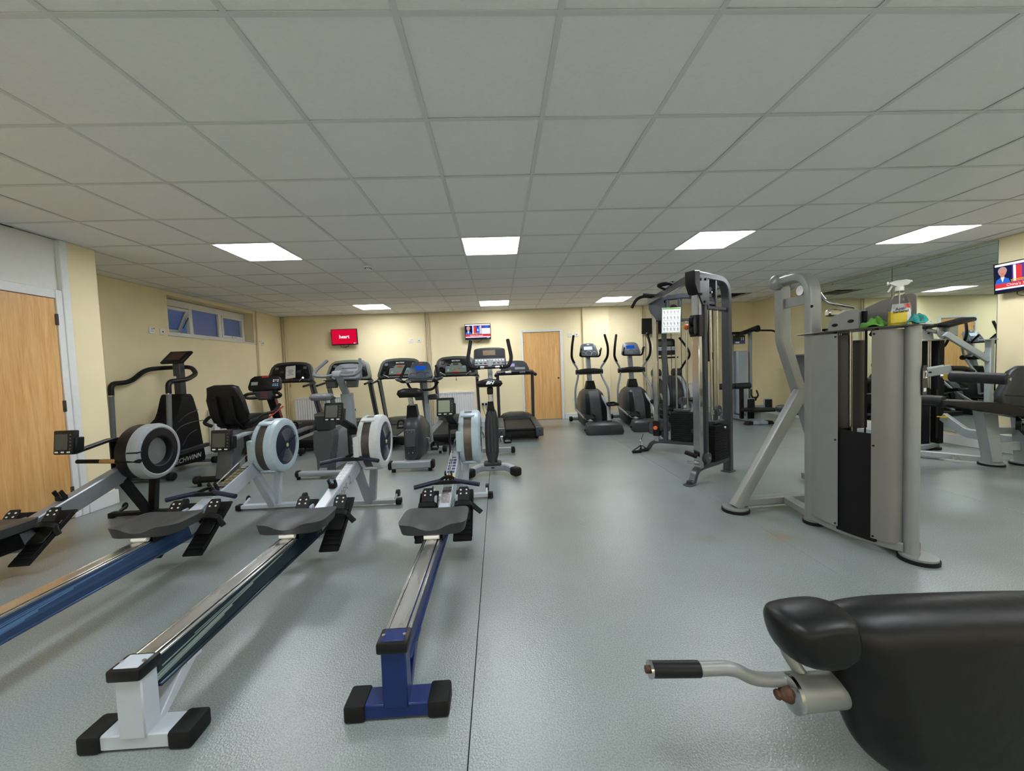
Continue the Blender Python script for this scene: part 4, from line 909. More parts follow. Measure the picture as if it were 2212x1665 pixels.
# ------------------------------------------------------------------ exercise bikes
def crank(t, y, z, x, side_hi, matp, straps=True):
    """pair of crank arms with pedals about the axle at (0, y, z)"""
    for s in (-1, 1):
        a = R(side_hi) if s > 0 else R(side_hi+180)
        py, pz = y+0.165*math.cos(a), z+0.165*math.sin(a)
        part('crank_arm', CHROME if not straps else STEEL, t, ('bar', [(s*x, y, z), (s*(x+0.01), py, pz)], 0.018, 0.032, {'up': (1, 0, 0)}))
        p = part('pedal', matp, t, ('box', (s*(x+0.075), py, pz), (0.095, 0.10, 0.03), 0.008, None, 2))
        part('pedal_strap', BLK, p, ('bar', [(s*(x+0.03), py, pz), (s*(x+0.035), py, pz+0.07), (s*(x+0.075), py, pz+0.095), (s*(x+0.115), py, pz+0.07), (s*(x+0.12), py, pz)], 0.022, 0.005, {'fr': 0.04, 'up': (0, 1, 0)}))
def saddle(b, w, d, z, y, dip=0.0, nose=0.35, hh=0.085):
    secs = []
    for k in range(9):
        v = k/8; yy = y-d/2+d*v
        ww = w*(0.72+0.28*math.sin(PI*min(1, v*2.2+0.18))) if v < 0.4 else w*(1-(1-nose)*((v-0.4)/0.6)**0.8)
        h = hh*(0.75+0.25*math.sin(PI*min(1, v*1.5+0.2)))
        if k in (0, 8): ww *= 0.72; h *= 0.6
        pr = [(-ww/2*0.8, -h*0.5), (ww/2*0.8, -h*0.5), (ww/2, -h*0.1), (ww/2*0.9, h*0.30), (ww/2*0.5, h*0.5-dip*0.2), (0, h*0.5-dip), (-ww/2*0.5, h*0.5-dip*0.2), (-ww/2*0.9, h*0.30), (-ww/2, -h*0.1)]
        secs.append([(x, yy, z+zz) for x, zz in pr])
    b.loft(secs)
def bike_silver():
    t = thing('upright_bike', 'silver and grey upright exercise bike with wide bull horn bars', 'exercise bike', (-2.10, 4.45, 0), -3, 'exercise bikes')
    f = part('rear_stabiliser', LGREY, t, ('bar', [(-0.27, 0.08, 0.065), (0.27, 0.08, 0.065)], 0.075, 0.06, {'b': 0.02, 'round_': 3}))
    for s in (-1, 1): part('foot_cap', RUB, f, ('cyl', (s*0.255, 0.08, 0.065), (s*0.305, 0.08, 0.065), 0.043, {'n': 14, 'bev': 0.008}), ('cyl', (s*0.28, 0.08, 0), (s*0.28, 0.08, 0.05), 0.022, {'n': 10}))
    f = part('front_stabiliser', LGREY, t, ('bar', [(-0.24, 1.10, 0.065), (0.24, 1.10, 0.065)], 0.075, 0.06, {'b': 0.02, 'round_': 3}))
    for s in (-1, 1): part('foot_cap', RUB, f, ('cyl', (s*0.23, 1.10, 0.065), (s*0.28, 1.10, 0.065), 0.045, {'n': 14, 'bev': 0.008}), ('cyl', (s*0.25, 1.10, 0), (s*0.25, 1.10, 0.05), 0.022, {'n': 10}))
    def shell(b):
        secs = []
        for y, w, z0, z1 in ((0.24, 0.10, 0.14, 0.42), (0.32, 0.15, 0.12, 0.52), (0.50, 0.20, 0.12, 0.56), (0.75, 0.20, 0.14, 0.54), (0.98, 0.18, 0.16, 0.48), (1.05, 0.10, 0.18, 0.40)):
            c = 0.05; secs.append([(x, y, z) for x, z in ((-w/2+c, z0), (w/2-c, z0), (w/2, z0+c), (w/2, z1-c), (w/2-c, z1), (-w/2+c, z1), (-w/2, z1-c), (-w/2, z0+c))])
        b.loft(secs)
    P('drive_shroud', MGREY, t, shell, angle=50)
    part('rear_leg_cover', DGREY, t, ('prism', [(-0.075, 0.06), (0.075, 0.06), (0.065, 0.22), (0.10, 0.29), (0.115, 0.48), (0.10, 0.55), (-0.12, 0.55), (-0.135, 0.48), (-0.12, 0.29), (-0.065, 0.22)], 0.16, frame((0, 0.18, 0), (1, 0, 0), (0, 0.12, 1)), 0.015))
    part('frame_beam', LGREY, t, ('bar', [(0, 0.10, 0.09), (0, 1.10, 0.09)], 0.09, 0.06))
    part('seat_post_sleeve', CHAR, t, ('prism', [(-0.085, -0.10), (0.085, -0.10), (0.10, 0.10), (-0.10, 0.10)], 0.16, frame((0, 0.23, 0.655), (1, 0, 0), (0, -0.1, 1)), 0.02))
    part('seat_post', STEEL, t, ('cyl', (0, 0.25, 0.60), (0, 0.22, 0.92), 0.03, {'n': 12}))
    P('saddle', MGREY, t, lambda b: saddle(b, 0.27, 0.27, 0.955, 0.24, 0.01), angle=60)
    part('saddle_base', CHAR, t, ('box', (0, 0.23, 0.925), (0.20, 0.20, 0.03), 0.012))
    part('steering_post', LGREY, t, ('bar', [(0.02, 0.86, 0.42), (0.02, 0.80, 0.95)], 0.15, 0.11, {'b': 0.03, 'round_': 3, 'up': (0, 1, 0)}), ('bar', [(0.02, 0.80, 0.93), (0.0, 0.62, 1.20)], 0.085, 0.07, {'b': 0.015, 'up': (0, 1, 0)}))
    part('handlebar_clamp', LGREY, t, ('box', (0.0, 0.60, 1.215), (0.115, 0.10, 0.085), 0.025, None, 3))
    def bars(b):
        for s in (-1, 1):
            b.tube([(s*0.02, 0.58, 1.21), (s*0.13, 0.56, 1.185), (s*0.27, 0.52, 1.20), (s*0.30, 0.62, 1.26), (s*0.22, 0.80, 1.40)], 0.021, 10, 0.06)
    P('handlebar', MGREY, t, bars)
    M = frame((0.05, 0.80, 1.225), (1, 0, 0), (0, 0.62, 1))
    c = pin(M, MGREY, 'console', t, ('prism', blob(0.40, 0.32, 0.22, 0.05, 4, 0.02), 0.06, None, 0.018, 2), angle=50)
    pin(M, LCDD, 'display', c, ('box', (0.02, -0.02, 0.032), (0.13, 0.045, 0.005), 0.003))
    pin(M, DGREY, 'display_slot', c, ('box', (0.02, 0.055, 0.032), (0.20, 0.016, 0.005), 0.003), ('box', (0.02, -0.075, 0.032), (0.22, 0.014, 0.005), 0.003))
    each('key_pad', DGREY, c, M, [('cyl', (0.13, -0.02, 0.030), (0.13, -0.02, 0.035), 0.024, {'n': 14}), ('box', (-0.12, -0.02, 0.032), (0.05, 0.05, 0.005), 0.004)])
    for s in (-1, 1): part('accessory_tray', DGREY, t, ('prism', [(-0.06, -0.05), (0.06, -0.05), (0.075, 0.05), (-0.075, 0.05)], 0.09, frame((0.03+s*0.135, 0.66, 1.085), (1, 0, 0), (0, 0, 1)), 0.015), ('box', (0.03+s*0.135, 0.66, 1.137), (0.17, 0.12, 0.012), 0.005))
    crank(t, 0.58, 0.34, 0.15, -60, BLK)
bike_silver()
def bike_blue():
    t = thing('upright_bike', 'grey upright exercise bike with a bright blue display and padded black saddle', 'exercise bike', (-1.09, 4.62, 0), 0, 'exercise bikes')
    f = part('rear_stabiliser', LGREY, t, ('box', (0, 0.06, 0.085), (0.48, 0.09, 0.085), 0.012))
    for s in (-1, 1): part('foot_cap', RUB, f, ('box', (s*0.255, 0.06, 0.085), (0.045, 0.10, 0.10), 0.012), ('cyl', (s*0.22, 0.06, 0), (s*0.22, 0.06, 0.05), 0.024, {'n': 10}))
    f = part('front_stabiliser', LGREY, t, ('bar', [(-0.24, 1.02, 0.07), (0.24, 1.02, 0.07)], 0.07, 0.06))
    for s in (-1, 1): part('transport_wheel', BLK, f, ('cyl', (s*0.24, 1.02, 0.07), (s*0.30, 1.02, 0.07), 0.055, {'n': 16, 'bev': 0.01}), ('cyl', (s*0.2, 1.02, 0), (s*0.2, 1.02, 0.05), 0.02, {'n': 8}))
    def shell(b):
        secs = []
        for y, w, z0, z1 in ((0.10, 0.15, 0.13, 0.52), (0.15, 0.20, 0.10, 0.60), (0.30, 0.21, 0.10, 0.66), (0.55, 0.21, 0.10, 0.62), (0.85, 0.19, 0.12, 0.50), (1.0, 0.12, 0.14, 0.34)):
            c = 0.045; secs.append([(x, y, z) for x, z in ((-w/2+c, z0), (w/2-c, z0), (w/2, z0+c), (w/2, z1-c), (w/2-c, z1), (-w/2+c, z1), (-w/2, z1-c), (-w/2, z0+c))])
        b.loft(secs)
    sh = P('drive_shroud', CHAR, t, shell, angle=50)
    part('shroud_side_panel', DGREY, sh, ('lathe', [(0, 0.012), (0.19, 0.012), (0.215, 0)], (0.100, 0.50, 0.33), (1, 0, 0), 28), ('lathe', [(0, 0.012), (0.19, 0.012), (0.215, 0)], (-0.100, 0.50, 0.33), (-1, 0, 0), 28))
    part('shroud_back_panel', DGREY, sh, ('box', (-0.01, 0.092, 0.40), (0.13, 0.03, 0.22), 0.012))
    each('screw', STEEL, sh, Matrix(), [('ell', (x, 0.08, z), (0.006, 0.004, 0.006), 8, 6) for x, z in ((-0.035, 0.48), (0.015, 0.48), (-0.035, 0.22), (0.015, 0.22))])
    part('seat_post_sleeve', BLK, t, ('prism', [(-0.075, -0.08), (0.075, -0.08), (0.055, 0.09), (-0.055, 0.09)], 0.13, frame((-0.01, 0.30, 0.70), (1, 0, 0), (0, -0.1, 1)), 0.015))
    part('seat_post', STEEL, t, ('bar', [(-0.01, 0.30, 0.70), (-0.03, 0.27, 0.93)], 0.055, 0.04, {'up': (0, 1, 0)}))
    P('saddle', VINYL, t, lambda b: saddle(b, 0.33, 0.28, 0.95, 0.26, 0.0, 0.55, 0.115), angle=60)
    part('steering_post', LGREY, t, ('bar', [(0.09, 0.92, 0.18), (0.05, 0.84, 1.12)], 0.07, 0.055, {'b': 0.012, 'up': (0, 1, 0)}))
    for s in (-1, 1): part('bottle_tray', CHAR, t, ('prism', [(-0.05, -0.035), (0.06, -0.035), (0.075, 0.02), (0.045, 0.045), (-0.05, 0.035)], 0.10, frame((0.065+s*0.085, 0.86, 0.84), (s, 0, 0), (0, 0, 1)), 0.01))
    M = frame((0.02, 0.78, 1.21), (1, 0, 0), (0, 0.50, 1))
    c = pin(M, pmat('slate_console', (0.035, 0.05, 0.065), 0.42, var=0.08), 'console', t, ('prism', blob(0.36, 0.24, 0.24, 0.05, 4, 0.015), 0.06, None, 0.018, 2), angle=50)
    pin(M, emat('blue_lcd', (0.01, 0.10, 0.55), 0.75), 'display', c, ('box', (0.0, 0.035, 0.0315), (0.145, 0.062, 0.004), 0.002))
    pin(M, RED, 'badge', c, ('ell', (0, 0.105, 0.032), (0.028, 0.010, 0.003), 12, 6)); 
    for x, w in ((-0.105, 0.042), (0, 0.062), (0.105, 0.042)): pin(M, DGREY, 'dial_window', c, ('lathe', [(w, 0.030), (w, 0.034), (w*0.88, 0.036), (w*0.82, 0.031)], (x, -0.075, 0), (0, 0, 1), 20))
    part('console_base', CHAR, t, ('box', (0.01, 0.74, 1.085), (0.36, 0.16, 0.06), 0.025, None, 3))
    for s in (-1, 1):
        part('horn_grip', BLKM, t, ('tube', [(0.02+s*0.14, 0.66, 1.075), (0.02+s*0.24, 0.62, 1.075), (0.02+s*0.26, 0.68, 1.12), (0.02+s*0.21, 0.80, 1.28)], 0.019, 10, 0.05))
        part('elbow_pad', DGREY, t, ('ell', (0.02+s*0.27, 0.66, 1.10), (0.06, 0.07, 0.022), 14, 8, RY(-s*20)))
        part('pulse_sensor', CHROME, t, ('tube', [(0.02+s*0.11, 0.655, 1.075), (0.02+s*0.18, 0.645, 1.075)], 0.021, 10))
    part('lower_loop_bar', BLKM, t, ('tube', [(-0.16, 0.72, 1.06), (-0.10, 0.68, 0.955), (0.20, 0.68, 0.955), (0.26, 0.72, 1.06)], 0.017, 10, 0.06))
    crank(t, 0.50, 0.33, 0.13, -75, BLK)
bike_blue()
def bike_horn():
    t = thing('spin_bike', 'dark slim exercise bike with two tall upright horn grips and a saddle lettered BH', 'exercise bike', (-0.10, 4.28, 0), 0, 'exercise bikes')
    f = part('rear_stabiliser', LGREY, t, ('bar', [(-0.24, -0.02, 0.07), (-0.15, 0.10, 0.085), (0.15, 0.10, 0.085), (0.24, -0.02, 0.07)], 0.075, 0.075, {'fr': 0.04, 'b': 0.012}))
    for s in (-1, 1): part('foot_cap', RUB, f, ('box', (s*0.255, -0.04, 0.062), (0.10, 0.12, 0.10), 0.03, RZ(s*38), 3))
    part('stabiliser_badge', INK, f, ('ell', (0.0, 0.060, 0.085), (0.022, 0.003, 0.010), 10, 6))
    f = part('front_stabiliser', LGREY, t, ('bar', [(-0.26, 1.13, 0.06), (0.26, 1.13, 0.06)], 0.07, 0.06))
    for s in (-1, 1): part('foot_cap', RUB, f, ('box', (s*0.27, 1.13, 0.055), (0.06, 0.09, 0.09), 0.02, None, 2))
    part('post_base', CHAR, t, ('box', (0, 0.12, 0.125), (0.20, 0.14, 0.04), 0.012))
    def shell(b):
        secs = []
        for z, w, d, y in ((0.14, 0.09, 0.20, 0.14), (0.25, 0.15, 0.30, 0.22), (0.45, 0.16, 0.46, 0.34), (0.58, 0.150, 0.48, 0.36), (0.68, 0.12, 0.40, 0.33), (0.74, 0.065, 0.20, 0.25)):
            c = 0.04; secs.append([(x, y+q, z) for x, q in ((-w/2+c, -d/2), (w/2-c, -d/2), (w/2, -d/2+c), (w/2, d/2), (-w/2, d/2), (-w/2, -d/2+c))])
        b.loft(secs)
    sh = P('drive_shroud', CHAR, t, shell, angle=50)
    for s in (-1, 0, 1): part('shroud_rib', DGREY, sh, ('bar', [(s*0.035, 0.060, 0.27), (s*0.038, 0.110, 0.50), (s*0.03, 0.125, 0.64)], 0.012, 0.012))
    part('shroud_sleeve', BLK, t, ('prism', [(-0.045, -0.05), (0.045, -0.05), (0.032, 0.06), (-0.032, 0.06)], 0.08, frame((0, 0.20, 0.77), (1, 0, 0), (0, 0, 1)), 0.01))
    part('seat_post', STEEL, t, ('bar', [(0, 0.20, 0.74), (0, 0.20, 0.97)], 0.046, 0.04, {'up': (0, 1, 0)}))
    part('seat_clamp', BLK, t, ('box', (0, 0.20, 0.955), (0.070, 0.07, 0.085), 0.01)); part('seat_tube', STEEL, t, ('cyl', (0, 0.20, 0.97), (0, 0.20, 1.03), 0.018, {'n': 12}))
    sa = P('saddle', BLK, t, lambda b: saddle(b, 0.30, 0.27, 1.045, 0.20, -0.012, 0.3), angle=60)
    part('saddle_lettering', WHITEP, sa, ('text', 'BH', 0.05, frame((0.0, 0.058, 1.052), (1, 0, 0), (0, 0.35, 1)), {'shear': 0.4, 'bold': 0.002, 'sx': 1.3}), recalc=False, flat=True)
    part('steering_post', LGREY, t, ('bar', [(0, 0.62, 0.55), (0, 0.70, 1.32)], 0.06, 0.07, {'b': 0.012, 'up': (0, 1, 0)}))
    part('steering_fork', DGREY, t, ('bar', [(0, 1.10, 0.08), (0, 0.64, 0.60)], 0.06, 0.08, {'up': (0, 1, 0)}), ('bar', [(0, 0.12, 0.12), (0, 0.64, 0.30)], 0.05, 0.06))
    M = frame((0.0, 0.72, 1.345), (1, 0, 0), (0, 0.28, 1))
    c = pin(M, CHAR, 'console', t, ('prism', blob(0.42, 0.40, 0.25, 0.03, 3, 0.012), 0.05, None, 0.012, 2), angle=50)
    pin(M, BLK, 'display_panel', c, ('box', (0, 0.058, 0.026), (0.36, 0.10, 0.004), 0.002))
    pin(M, pmat('bronze_lcd', (0.16, 0.12, 0.06), 0.3, var=0.2, scale=90), 'display', c, ('box', (-0.005, 0.065, 0.029), (0.16, 0.07, 0.004), 0.002))
    kp = pin(M, LGREY, 'key_panel', c, ('box', (0, -0.055, 0.026), (0.385, 0.085, 0.004), 0.004))
    each('key', WHITEP, kp, M, [('box', (-0.17+0.0378*i, -0.035, 0.030), (0.024, 0.020, 0.005), 0.003) for i in range(10)])
    each('key', DGREY, kp, M, [('box', (-0.17+0.0567*i, -0.072, 0.030), (0.036, 0.018, 0.005), 0.003) for i in range(7)])
    each('key', RED, kp, M, [('box', (x, -0.0725, 0.0325), (0.020, 0.012, 0.004), 0.002) for x in (-0.057, 0.12)])
    hb = part('handlebar', BLK, t, ('tube', [(-0.20, 0.62, 1.24), (-0.12, 0.60, 1.225), (0.12, 0.60, 1.225), (0.20, 0.62, 1.24)], 0.019, 10, 0.03))
    for s in (-1, 1):
        part('horn_grip', BLKM, t, ('tube', [(s*0.12, 0.60, 1.226), (s*0.235, 0.62, 1.225), (s*0.285, 0.72, 1.33), (s*0.245, 0.86, 1.585)], 0.024, 10, 0.07))
        part('pulse_sensor', CHROME, hb, ('tube', [(s*0.07, 0.60, 1.225), (s*0.16, 0.605, 1.228)], 0.022, 10))
    crank(t, 0.50, 0.36, 0.115, -35, BLK)
bike_horn()
def bike_recumbent():
    t = thing('recumbent_bike', 'black recumbent exercise bike with a tall back rest and red striped console post', 'exercise bike', (-3.14, 4.42, 0), 5, 'exercise bikes')
    f = part('rear_stabiliser', BLK, t, ('bar', [(-0.30, 0.05, 0.075), (0.22, 0.05, 0.075)], 0.07, 0.07, {'b': 0.03, 'round_': 4}))
    for s in (-1.3, 1): part('foot_cap', RUB, f, ('cyl', (s*0.21, 0.05, 0.075), (s*0.26, 0.05, 0.075), 0.045, {'n': 14, 'bev': 0.01}), ('cyl', (s*0.22, 0.05, 0), (s*0.22, 0.05, 0.05), 0.02, {'n': 10}))
    f = part('front_stabiliser', BLK, t, ('bar', [(-0.26, 1.45, 0.07), (0.26, 1.45, 0.07)], 0.07, 0.07, {'b': 0.03, 'round_': 4}))
    for s in (-1, 1): part('foot_cap', RUB, f, ('cyl', (s*0.25, 1.45, 0.07), (s*0.30, 1.45, 0.07), 0.05, {'n': 14, 'bev': 0.01}), ('cyl', (s*0.24, 1.45, 0), (s*0.24, 1.45, 0.05), 0.02, {'n': 10}))
    # curved rear column shell
    part('rear_column', DGREY, t, ('prism', [(-0.02, 0.09), (0.14, 0.09), (0.17, 0.20), (0.20, 0.34), (0.33, 0.46), (0.70, 0.50), (0.70, 0.60), (0.10, 0.60), (0.02, 0.52), (0.10, 0.38), (0.02, 0.24)], 0.17, frame((0, 0, 0), (0, 1, 0), (0, 0, 1)), 0.02, 2), angle=50)
    part('main_beam', CHAR, t, ('prism', [(0.55, 0.30), (1.35, 0.18), (1.50, 0.22), (1.45, 0.55), (1.20, 0.62), (0.60, 0.56)], 0.20, frame((0, 0, 0), (0, 1, 0), (0, 0, 1)), 0.03, 2), angle=50)
    part('seat_pad', VINYL, t, ('box', (-0.01, 0.50, 0.69), (0.42, 0.42, 0.09), 0.035, RX(6), 3))
    part('seat_frame', BLK, t, ('box', (-0.01, 0.48, 0.63), (0.34, 0.36, 0.035), 0.01), ('box', (0, 0.40, 0.60), (0.12, 0.30, 0.06), 0.01))
    M = frame((-0.05, 0.22, 0.875), (1, 0, 0), (0, -0.22, 1)) @ Matrix.Diagonal((0.96, 0.92, 1, 1))
    br = pin(M, VINYL, 'backrest', t, ('prism', [(-0.17, 0.26), (-0.10, 0.285), (0.10, 0.285), (0.17, 0.26), (0.20, 0.10), (0.235, -0.12), (0.20, -0.21), (0.10, -0.235), (-0.10, -0.235), (-0.17, -0.21), (-0.20, -0.10), (-0.19, 0.10)], 0.085, T(0, 0, -0.02), 0.03, 3), angle=50)
    for s in (-1, 1): part('backrest_strut', BLK, t, ('bar', [(-0.04+s*0.085, 0.140, 1.00), (-0.04+s*0.085, 0.19, 0.72), (s*0.08, 0.34, 0.60)], 0.045, 0.035, {'fr': 0.05, 'up': (0, -1, 0)}))
    for s in (-1, 1):
        part('side_handle', BLKM, t, ('tube', [(s*0.20, 0.20, 0.66), (s*0.28, 0.18, 0.70), (s*0.29, 0.30, 0.76), (s*0.29, 0.62, 0.76), (s*0.285, 0.80, 0.84)], 0.019, 10, 0.06))
    part('seat_lever', RED, t, ('tube', [(0.24, 0.60, 0.70), (0.27, 0.92, 0.80)], 0.010, 8))
    cp = part('console_post', BLK, t, ('bar', [(0.03, 1.34, 0.50), (-0.02, 1.20, 0.98)], 0.10, 0.09, {'b': 0.015, 'up': (0, 1, 0)}))
    part('post_stripe', pmat('dark_red_stripe', (0.20, 0.008, 0.012), 0.4), cp, ('bar', [(0.082, 1.33, 0.52), (0.034, 1.20, 0.95)], 0.012, 0.055, {'up': (0, 1, 0)}))
    M = frame((-0.03, 1.13, 1.115), (1, 0, 0), (0, 0.40, 1))
    c = pin(M, BLK, 'console', t, ('prism', blob(0.43, 0.37, 0.20, 0.04, 4, 0.01), 0.07, None, 0.02, 2), angle=50)
    pin(M, RED, 'console_badge', c, ('box', (0.0, 0.092, 0.036), (0.09, 0.020, 0.003), 0.001)); pin(M, INKG, 'label', c, ('box', (-0.13, -0.005, 0.036), (0.085, 0.05, 0.003), 0.001))
    each('key', WHITEP, c, M, [('box', (0.118+0.028*i, 0.040-0.022*j, 0.037), (0.020, 0.014, 0.004), 0.002) for i in range(3) for j in range(2)])
    each('key', SKYP, c, M, [('box', (0.118+0.028*i, -0.022-0.022*j, 0.037), (0.020, 0.014, 0.004), 0.002) for i in range(3) for j in range(2)])
    each('key', RED, c, M, [('box', (0.146, 0.018, 0.0385), (0.020, 0.014, 0.004), 0.002)])
    M2 = frame((-0.03, 1.10, 0.965), (1, 0, 0), (0, 0.25, 1))
    nk = pin(M2, CHAR, 'console_neck', t, ('prism', [(-0.08, -0.075), (0.08, -0.075), (0.17, 0.06), (-0.17, 0.06)], 0.06, None, 0.015, 2))
    each('neck_line', RED, nk, M2, [('box', (0.0, -0.045+0.025*i, 0.031), (0.09, 0.004, 0.002), 0) for i in range(4)])
    for s in (-1, 1): part('handlebar', BLK, t, ('tube', [(-0.03+s*0.06, 1.10, 0.925), (-0.03+s*0.20, 1.04, 0.925), (-0.03+s*0.245, 1.02, 0.955), (-0.03+s*0.20, 1.03, 0.985), (-0.03+s*0.11, 1.09, 0.995)], 0.020, 10, 0.04))
    crank(t, 1.22, 0.38, 0.14, 20, BLK)
bike_recumbent()
# ------------------------------------------------------------------ stepper in the left corner
def stepper():
    t = thing('stair_stepper', 'tall black stair stepper with long curved handrails against the left wall', 'stepper', (-4.31, 4.72, 0), 0)
    f = part('rear_stabiliser', CHAR, t, ('bar', [(-0.30, 0.02, 0.06), (0.30, 0.02, 0.06)], 0.08, 0.05, {'b': 0.01}))
    for s in (-1, 1): part('foot_cap', RUB, f, ('cyl', (s*0.29, 0.02, 0.06), (s*0.37, 0.02, 0.06), 0.052, {'n': 16, 'bev': 0.012}))
    f = part('front_stabiliser', MGREY, t, ('bar', [(-0.22, 0.90, 0.06), (0.19, 0.90, 0.06)], 0.07, 0.05, {'b': 0.01}))
    for s in (-1, 1): part('foot_cap', RUB, f, ('cyl', (-0.02+s*0.20, 0.90, 0.06), (-0.02+s*0.27, 0.90, 0.06), 0.05, {'n': 16, 'bev': 0.012}))
    side = [(y_*0.90, z_) for y_, z_ in [(0.12, 0.10), (0.98, 0.06), (1.00, 0.12), (0.90, 0.62), (0.86, 0.72), (0.84, 0.97), (0.80, 1.02), (0.60, 1.03), (0.57, 0.98), (0.56, 0.80), (0.50, 0.70), (0.25, 0.58), (0.12, 0.50)]]
    b = part('body_shell', BLKM, t, ('prism', side, 0.27, frame((-0.03, 0, 0), (0, 1, 0), (0, 0, 1)), 0.03, 2), angle=50)
    part('shell_seam', CHAR, b, ('tube', fillet([(0.107, 0.30, 0.42), (0.107, 0.45, 0.60), (0.107, 0.68, 0.64), (0.107, 0.90, 0.63)], 0.12), 0.006, 6), ('tube', fillet([(0.107, 0.45, 0.66), (0.107, 0.60, 0.75), (0.107, 0.80, 0.79)], 0.1), 0.005, 6),
         ('tube', fillet([(0.107, 0.50, 0.35), (0.107, 0.60, 0.48), (0.107, 0.75, 0.52)], 0.1), 0.005, 6))
    part('brand_lettering', WHITEP, b, ('text', 'SCHWINN', 0.085, frame((0.1065, 0.58, 0.155), (0, 1, 0.03), (0, 0, 1)), {'shear': 0.3, 'bold': 0.0015, 'sx': 1.05}), recalc=False, flat=True)
    part('console_column', GUN, t, ('bar', [(-0.03, 0.70, 0.98), (-0.03, 0.70, 1.45)], 0.10, 0.09, {'b': 0.01, 'up': (0, 1, 0)}))
    part('column_knob', UPVC, t, ('cyl', (-0.05, 0.655, 1.25), (-0.05, 0.645, 1.25), 0.018, {'n': 12}))
    M = frame((-0.04, 0.68, 1.515), (1, 0, 0), (0, 0.75, 1))
    c = pin(M, BLK, 'console', t, ('prism', [(-0.16, -0.09), (0.12, -0.09), (0.18, 0.10), (-0.10, 0.10)], 0.05, None, 0.015, 2), angle=50)
    pin(M, pmat('dim_red_display', (0.06, 0.022, 0.02), 0.3, var=0.3, scale=30), 'display', c, ('prism', [(-0.11, -0.055), (0.07, -0.055), (0.115, 0.065), (-0.065, 0.065)], 0.004, T(0.01, 0, 0.026)))
    for s in (-1, 1):
        x = s*0.335
        h = part('handrail_post', MGREY, t, ('cyl', (x*0.98-0.005, 0.05, 0.50), (x, 0.07, 1.06), 0.026, {'n': 14}), ('cyl', (x*0.96, 0.02, 0.06), (x*0.98-0.005, 0.05, 0.50), 0.022, 0.026, {'n': 14}))
        part('handrail_collar', CHROME, h, ('cyl', (x, 0.07, 1.045), (x, 0.07, 1.065), 0.028, {'n': 14}))
    part('handrail_grip', BLK, t, ('tube', [(-0.335, 0.07, 1.06), (-0.335, 0.075, 1.20), (-0.335, 0.32, 1.21), (-0.335, 0.55, 1.37), (-0.30, 0.80, 1.39), (0.06, 0.80, 1.39), (0.26, 0.62, 1.29), (0.335, 0.36, 1.215), (0.335, 0.075, 1.20), (0.335, 0.07, 1.06)], 0.029, 12, 0.10))
    for s in (-1, 1):
        p = part('step_arm', CHAR, t, ('bar', [(s*0.20, 0.80, 0.30), (s*0.22, 0.15, 0.22+s*0.06)], 0.05, 0.05))
        part('step_pedal', RUB, p, ('box', (s*0.22, 0.10, 0.25+s*0.06), (0.16, 0.32, 0.035), 0.012))
    part('sensor_cord', MGREY, t, ('tube', [(-0.06, 0.65, 1.16), (-0.13, 0.60, 1.17), (-0.12, 0.60, 1.03), (-0.05, 0.64, 1.02)], 0.004, 6, 0.03))
stepper()

